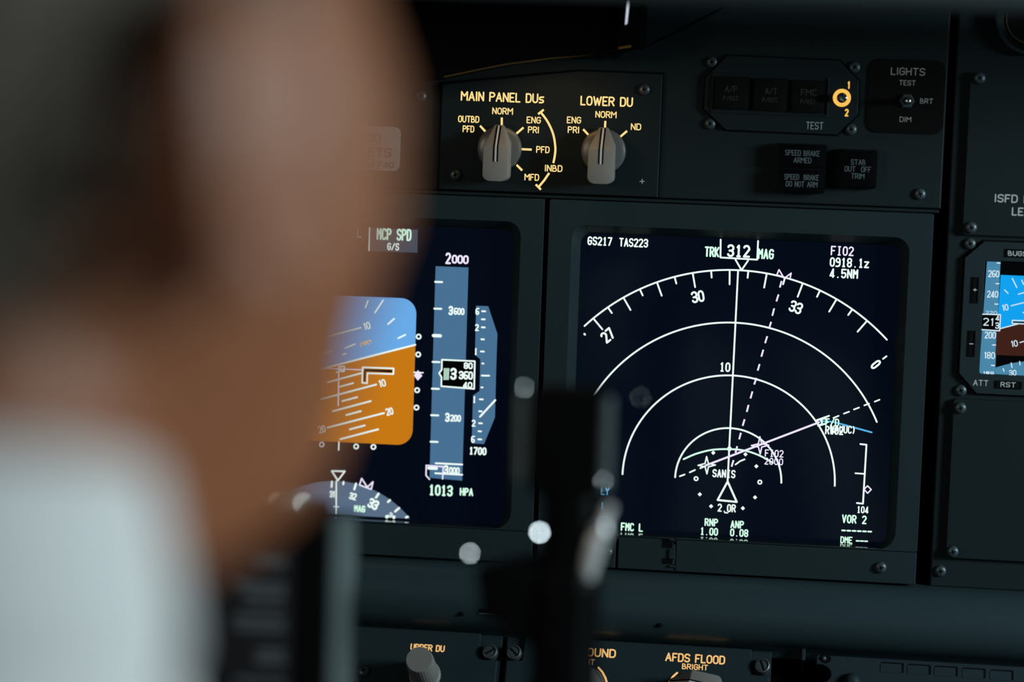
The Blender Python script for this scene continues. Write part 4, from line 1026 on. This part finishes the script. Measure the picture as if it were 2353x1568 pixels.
M_SKIN = mat('skin', (.36, .125, .054), .5, var=.10, bscale=60, sss=.15)
M_HAIR = mat('short_grey_brown_hair', (.115, .085, .060), .75, bump=1.0, bscale=350, var=.3)
M_SHIRT = mat('white_shirt_cotton', (.88, .86, .84), .8, bump=.3, bscale=700)
bm = bmesh.new(); head_mesh(bm)
for s in (-1, 1):                                   # ears: helix rim, bowl and lobe
    c = Vector((s * .080, -.010, -.004)); pts = []
    for i in range(20):
        a = math.radians(-75 + i * 250 / 19)        # from the lobe round the back to the front root
        yy = -math.cos(a) * .019; zz = math.sin(a) * .031
        pts.append(c + Vector((s * (.010 - yy * .42), yy, zz)))
    tube(bm, pts, [.0048] * 20, 10)
    ball(bm, c + Vector((s * .004, -.002, .002)), .02, .35, .85, 1.35)
    ball(bm, c + Vector((s * .006, .004, -.030)), .0085, .6, .9, 1.1)
bmesh.ops.transform(bm, matrix=HM, verts=bm.verts)
capsule(bm, (-.004, -.030, -.06), (-.020, -.045, -.19), .054, .050)
loft(bm, [(-.018, -.05, -.13, .058, .062, 0), (-.018, -.045, -.165, .10, .075, 0), (-.018, -.04, -.20, .165, .088, 0), (-.018, -.035, -.24, .185, .10, 0), (-.018, -.03, -.32, .172, .108, 0), (-.018, -.03, -.45, .158, .103, 0), (-.018, -.03, -.62, .155, .105, 0)])
YL = yk(-270, 1300) - HEAD                          # the far grip, held by the left hand
for s in (-1, 1):
    sh = Vector((s * .185, -.04, -.235)); el = Vector((s * .245, .02, -.475))
    wr = YL + Vector((-.018, -.075, -.03)) if s < 0 else Vector((.14, .20, -.535))
    capsule(bm, sh, el, .050, .041); capsule(bm, el, wr, .041, .027)
    f = (wr - el).normalized(); upv = Vector((0, 0, 1)); sd = f.cross(upv).normalized(); nn = sd.cross(f)
    if s < 0:
        for i, (ln, z0) in enumerate(((.030, .022), (.034, .006), (.032, -.010), (.026, -.025))):
            k0 = wr + Vector((-.006, .028, z0)); k1 = YL + Vector((-.022, .004, z0)); k2 = YL + Vector((-.006, .022, z0)); k3 = YL + Vector((.014, .014, z0 - .002))
            capsule(bm, wr + Vector((0, .01, z0 * .6)), k0, .012, .0105, 12); capsule(bm, k0, k1, .0105, .009, 12); capsule(bm, k1, k2, .009, .0085, 12); capsule(bm, k2, k3, .0085, .007, 12)
        capsule(bm, wr + Vector((.014, .016, .012)), YL + Vector((.020, -.022, .030)), .012, .010, 12); capsule(bm, YL + Vector((.020, -.022, .030)), YL + Vector((.016, -.016, .055)), .010, .008, 12)
    else:
        for i, (ln, off_) in enumerate(((.068, -.030), (.078, -.010), (.072, .010), (.056, .029))):
            k0 = wr + f * .085 + sd * off_; k1 = k0 + f * ln * .45 - nn * .012; k2 = k1 + f * ln * .3 - nn * .018; k3 = k2 + f * ln * .2 - nn * .014
            capsule(bm, wr + sd * off_ * .5 + f * .01, k0, .0145, .0105, 12); capsule(bm, k0, k1, .0095, .0085, 12); capsule(bm, k1, k2, .0085, .008, 12); capsule(bm, k2, k3, .008, .0065, 12)
        capsule(bm, wr + f * .02 - sd * .026, wr + f * .055 - sd * .05 - nn * .01, .0135, .0105, 12); capsule(bm, wr + f * .055 - sd * .05 - nn * .01, wr + f * .085 - sd * .05 - nn * .02, .0105, .008, 12)
body = finish('body', bm, M_SKIN, pil, .0028, 3)


def scalp(phi, z):
    a = math.degrees(phi); a = a if a <= 180 else 360 - a
    L_ = [(0, .086), (35, .082), (58, .050), (70, .040), (80, .014), (90, .018), (96, .028), (104, .020), (112, -.014), (128, -.030), (150, -.042), (181, -.048)]
    for p, q in zip(L_, L_[1:]):
        if p[0] <= a <= q[0]: lim = p[1] + (q[1] - p[1]) * (a - p[0]) / (q[0] - p[0]); break
    return z > lim


bm = bmesh.new(); head_mesh(bm, .0012, scalp, 200, 170)
hair = finish('hair', bm, M_HAIR, pil, None, M=PM @ HM)
md = hair.modifiers.new('thick', 'SOLIDIFY'); md.thickness = .006; md.offset = 1.0
for s, nm in ((-1, 'eye'), (1, 'eye')):
    bm = bmesh.new(); ball(bm, (s * .032, .0735, .002), .0115); ball(bm, (s * .032, .0805, .002), .0052, mi=1); finish(nm, bm, [mat('eye_white', (.7, .68, .64), .2), mat('iris_brown', (.05, .03, .02), .15)], pil, None, M=PM @ HM)
bm = bmesh.new()
loft(bm, [(-.018, -.040, -.074, .0630, .0690, .012), (-.018, -.040, -.090, .0655, .0715, .012), (-.018, -.042, -.118, .070, .075, .010), (-.018, -.045, -.140, .084, .080, .004), (-.018, -.045, -.165, .118, .088, 0), (-.018, -.04, -.20, .178, .100, 0), (-.018, -.035, -.24, .198, .112, 0), (-.018, -.03, -.32, .186, .120, 0), (-.018, -.03, -.45, .172, .116, 0), (-.018, -.03, -.60, .172, .120, 0)])
loft(bm, [(-.018, -.040, -.074, .0680, .0740, .012), (-.018, -.041, -.100, .0740, .0790, .013), (-.018, -.042, -.116, .0760, .0800, .014)])
for s in (-1, 1): capsule(bm, (s * .185, -.04, -.235), (s * .228, .002, -.405), .063, .057)
finish('shirt', bm, M_SHIRT, pil, .004, 3)
M_TRS = mat('navy_trousers', (.012, .014, .022), .8)
bm = bmesh.new()
loft(bm, [(0, -.03, -.585, .174, .122, 0), (0, -.03, -.66, .180, .125, 0), (0, -.02, -.72, .17, .12, 0)])
for s in (-1, 1): capsule(bm, (s * .095, .0, -.665), (s * .125, .40, -.640), .085, .066); capsule(bm, (s * .125, .40, -.640), (s * .125, .42, FLOOR - HEAD.z + .10), .064, .05)
finish('trousers', bm, M_TRS, pil, .006, 3)
for s in (-1, 1):
    bm = bmesh.new(); ball(bm, (s * .125, .47, FLOOR - HEAD.z + .045), .045, 1.0, 2.9, 1.0); finish('shoe', bm, M_BLACK, pil)

# seat
st = thing('pilot_seat', 'dark pilot seat under and behind the pilot in the white shirt', 'seat', (HEAD.x, HEAD.y - .05, FLOOR))
ZF = Frame((HEAD.x, HEAD.y, HEAD.z), (1, 0, 0), (0, 1, 0)); M_SEAT = mat('seat_cloth', (.03, .032, .036), .9, bump=.3, bscale=400)
bm = bmesh.new(); prism(bm, ZF, rrect(-.23, -.20, .23, .27, .05), -.84, -.752, .02, 3); new_obj('cushion', bm, M_SEAT, st, 40)
bm = bmesh.new(); prism(bm, Frame((HEAD.x, HEAD.y - .185, HEAD.z), (1, 0, 0), (0, -.12, 1)), rrect(-.21, -.80, .21, -.26, .05), -.09, -.015, .02, 3); new_obj('backrest', bm, M_SEAT, st, 40)
bm = bmesh.new(); prism(bm, ZF, rrect(-.12, -.12, .12, .14, .02), FLOOR - HEAD.z, -.84, .01); new_obj('pedestal', bm, M_BLACK, st, 40)
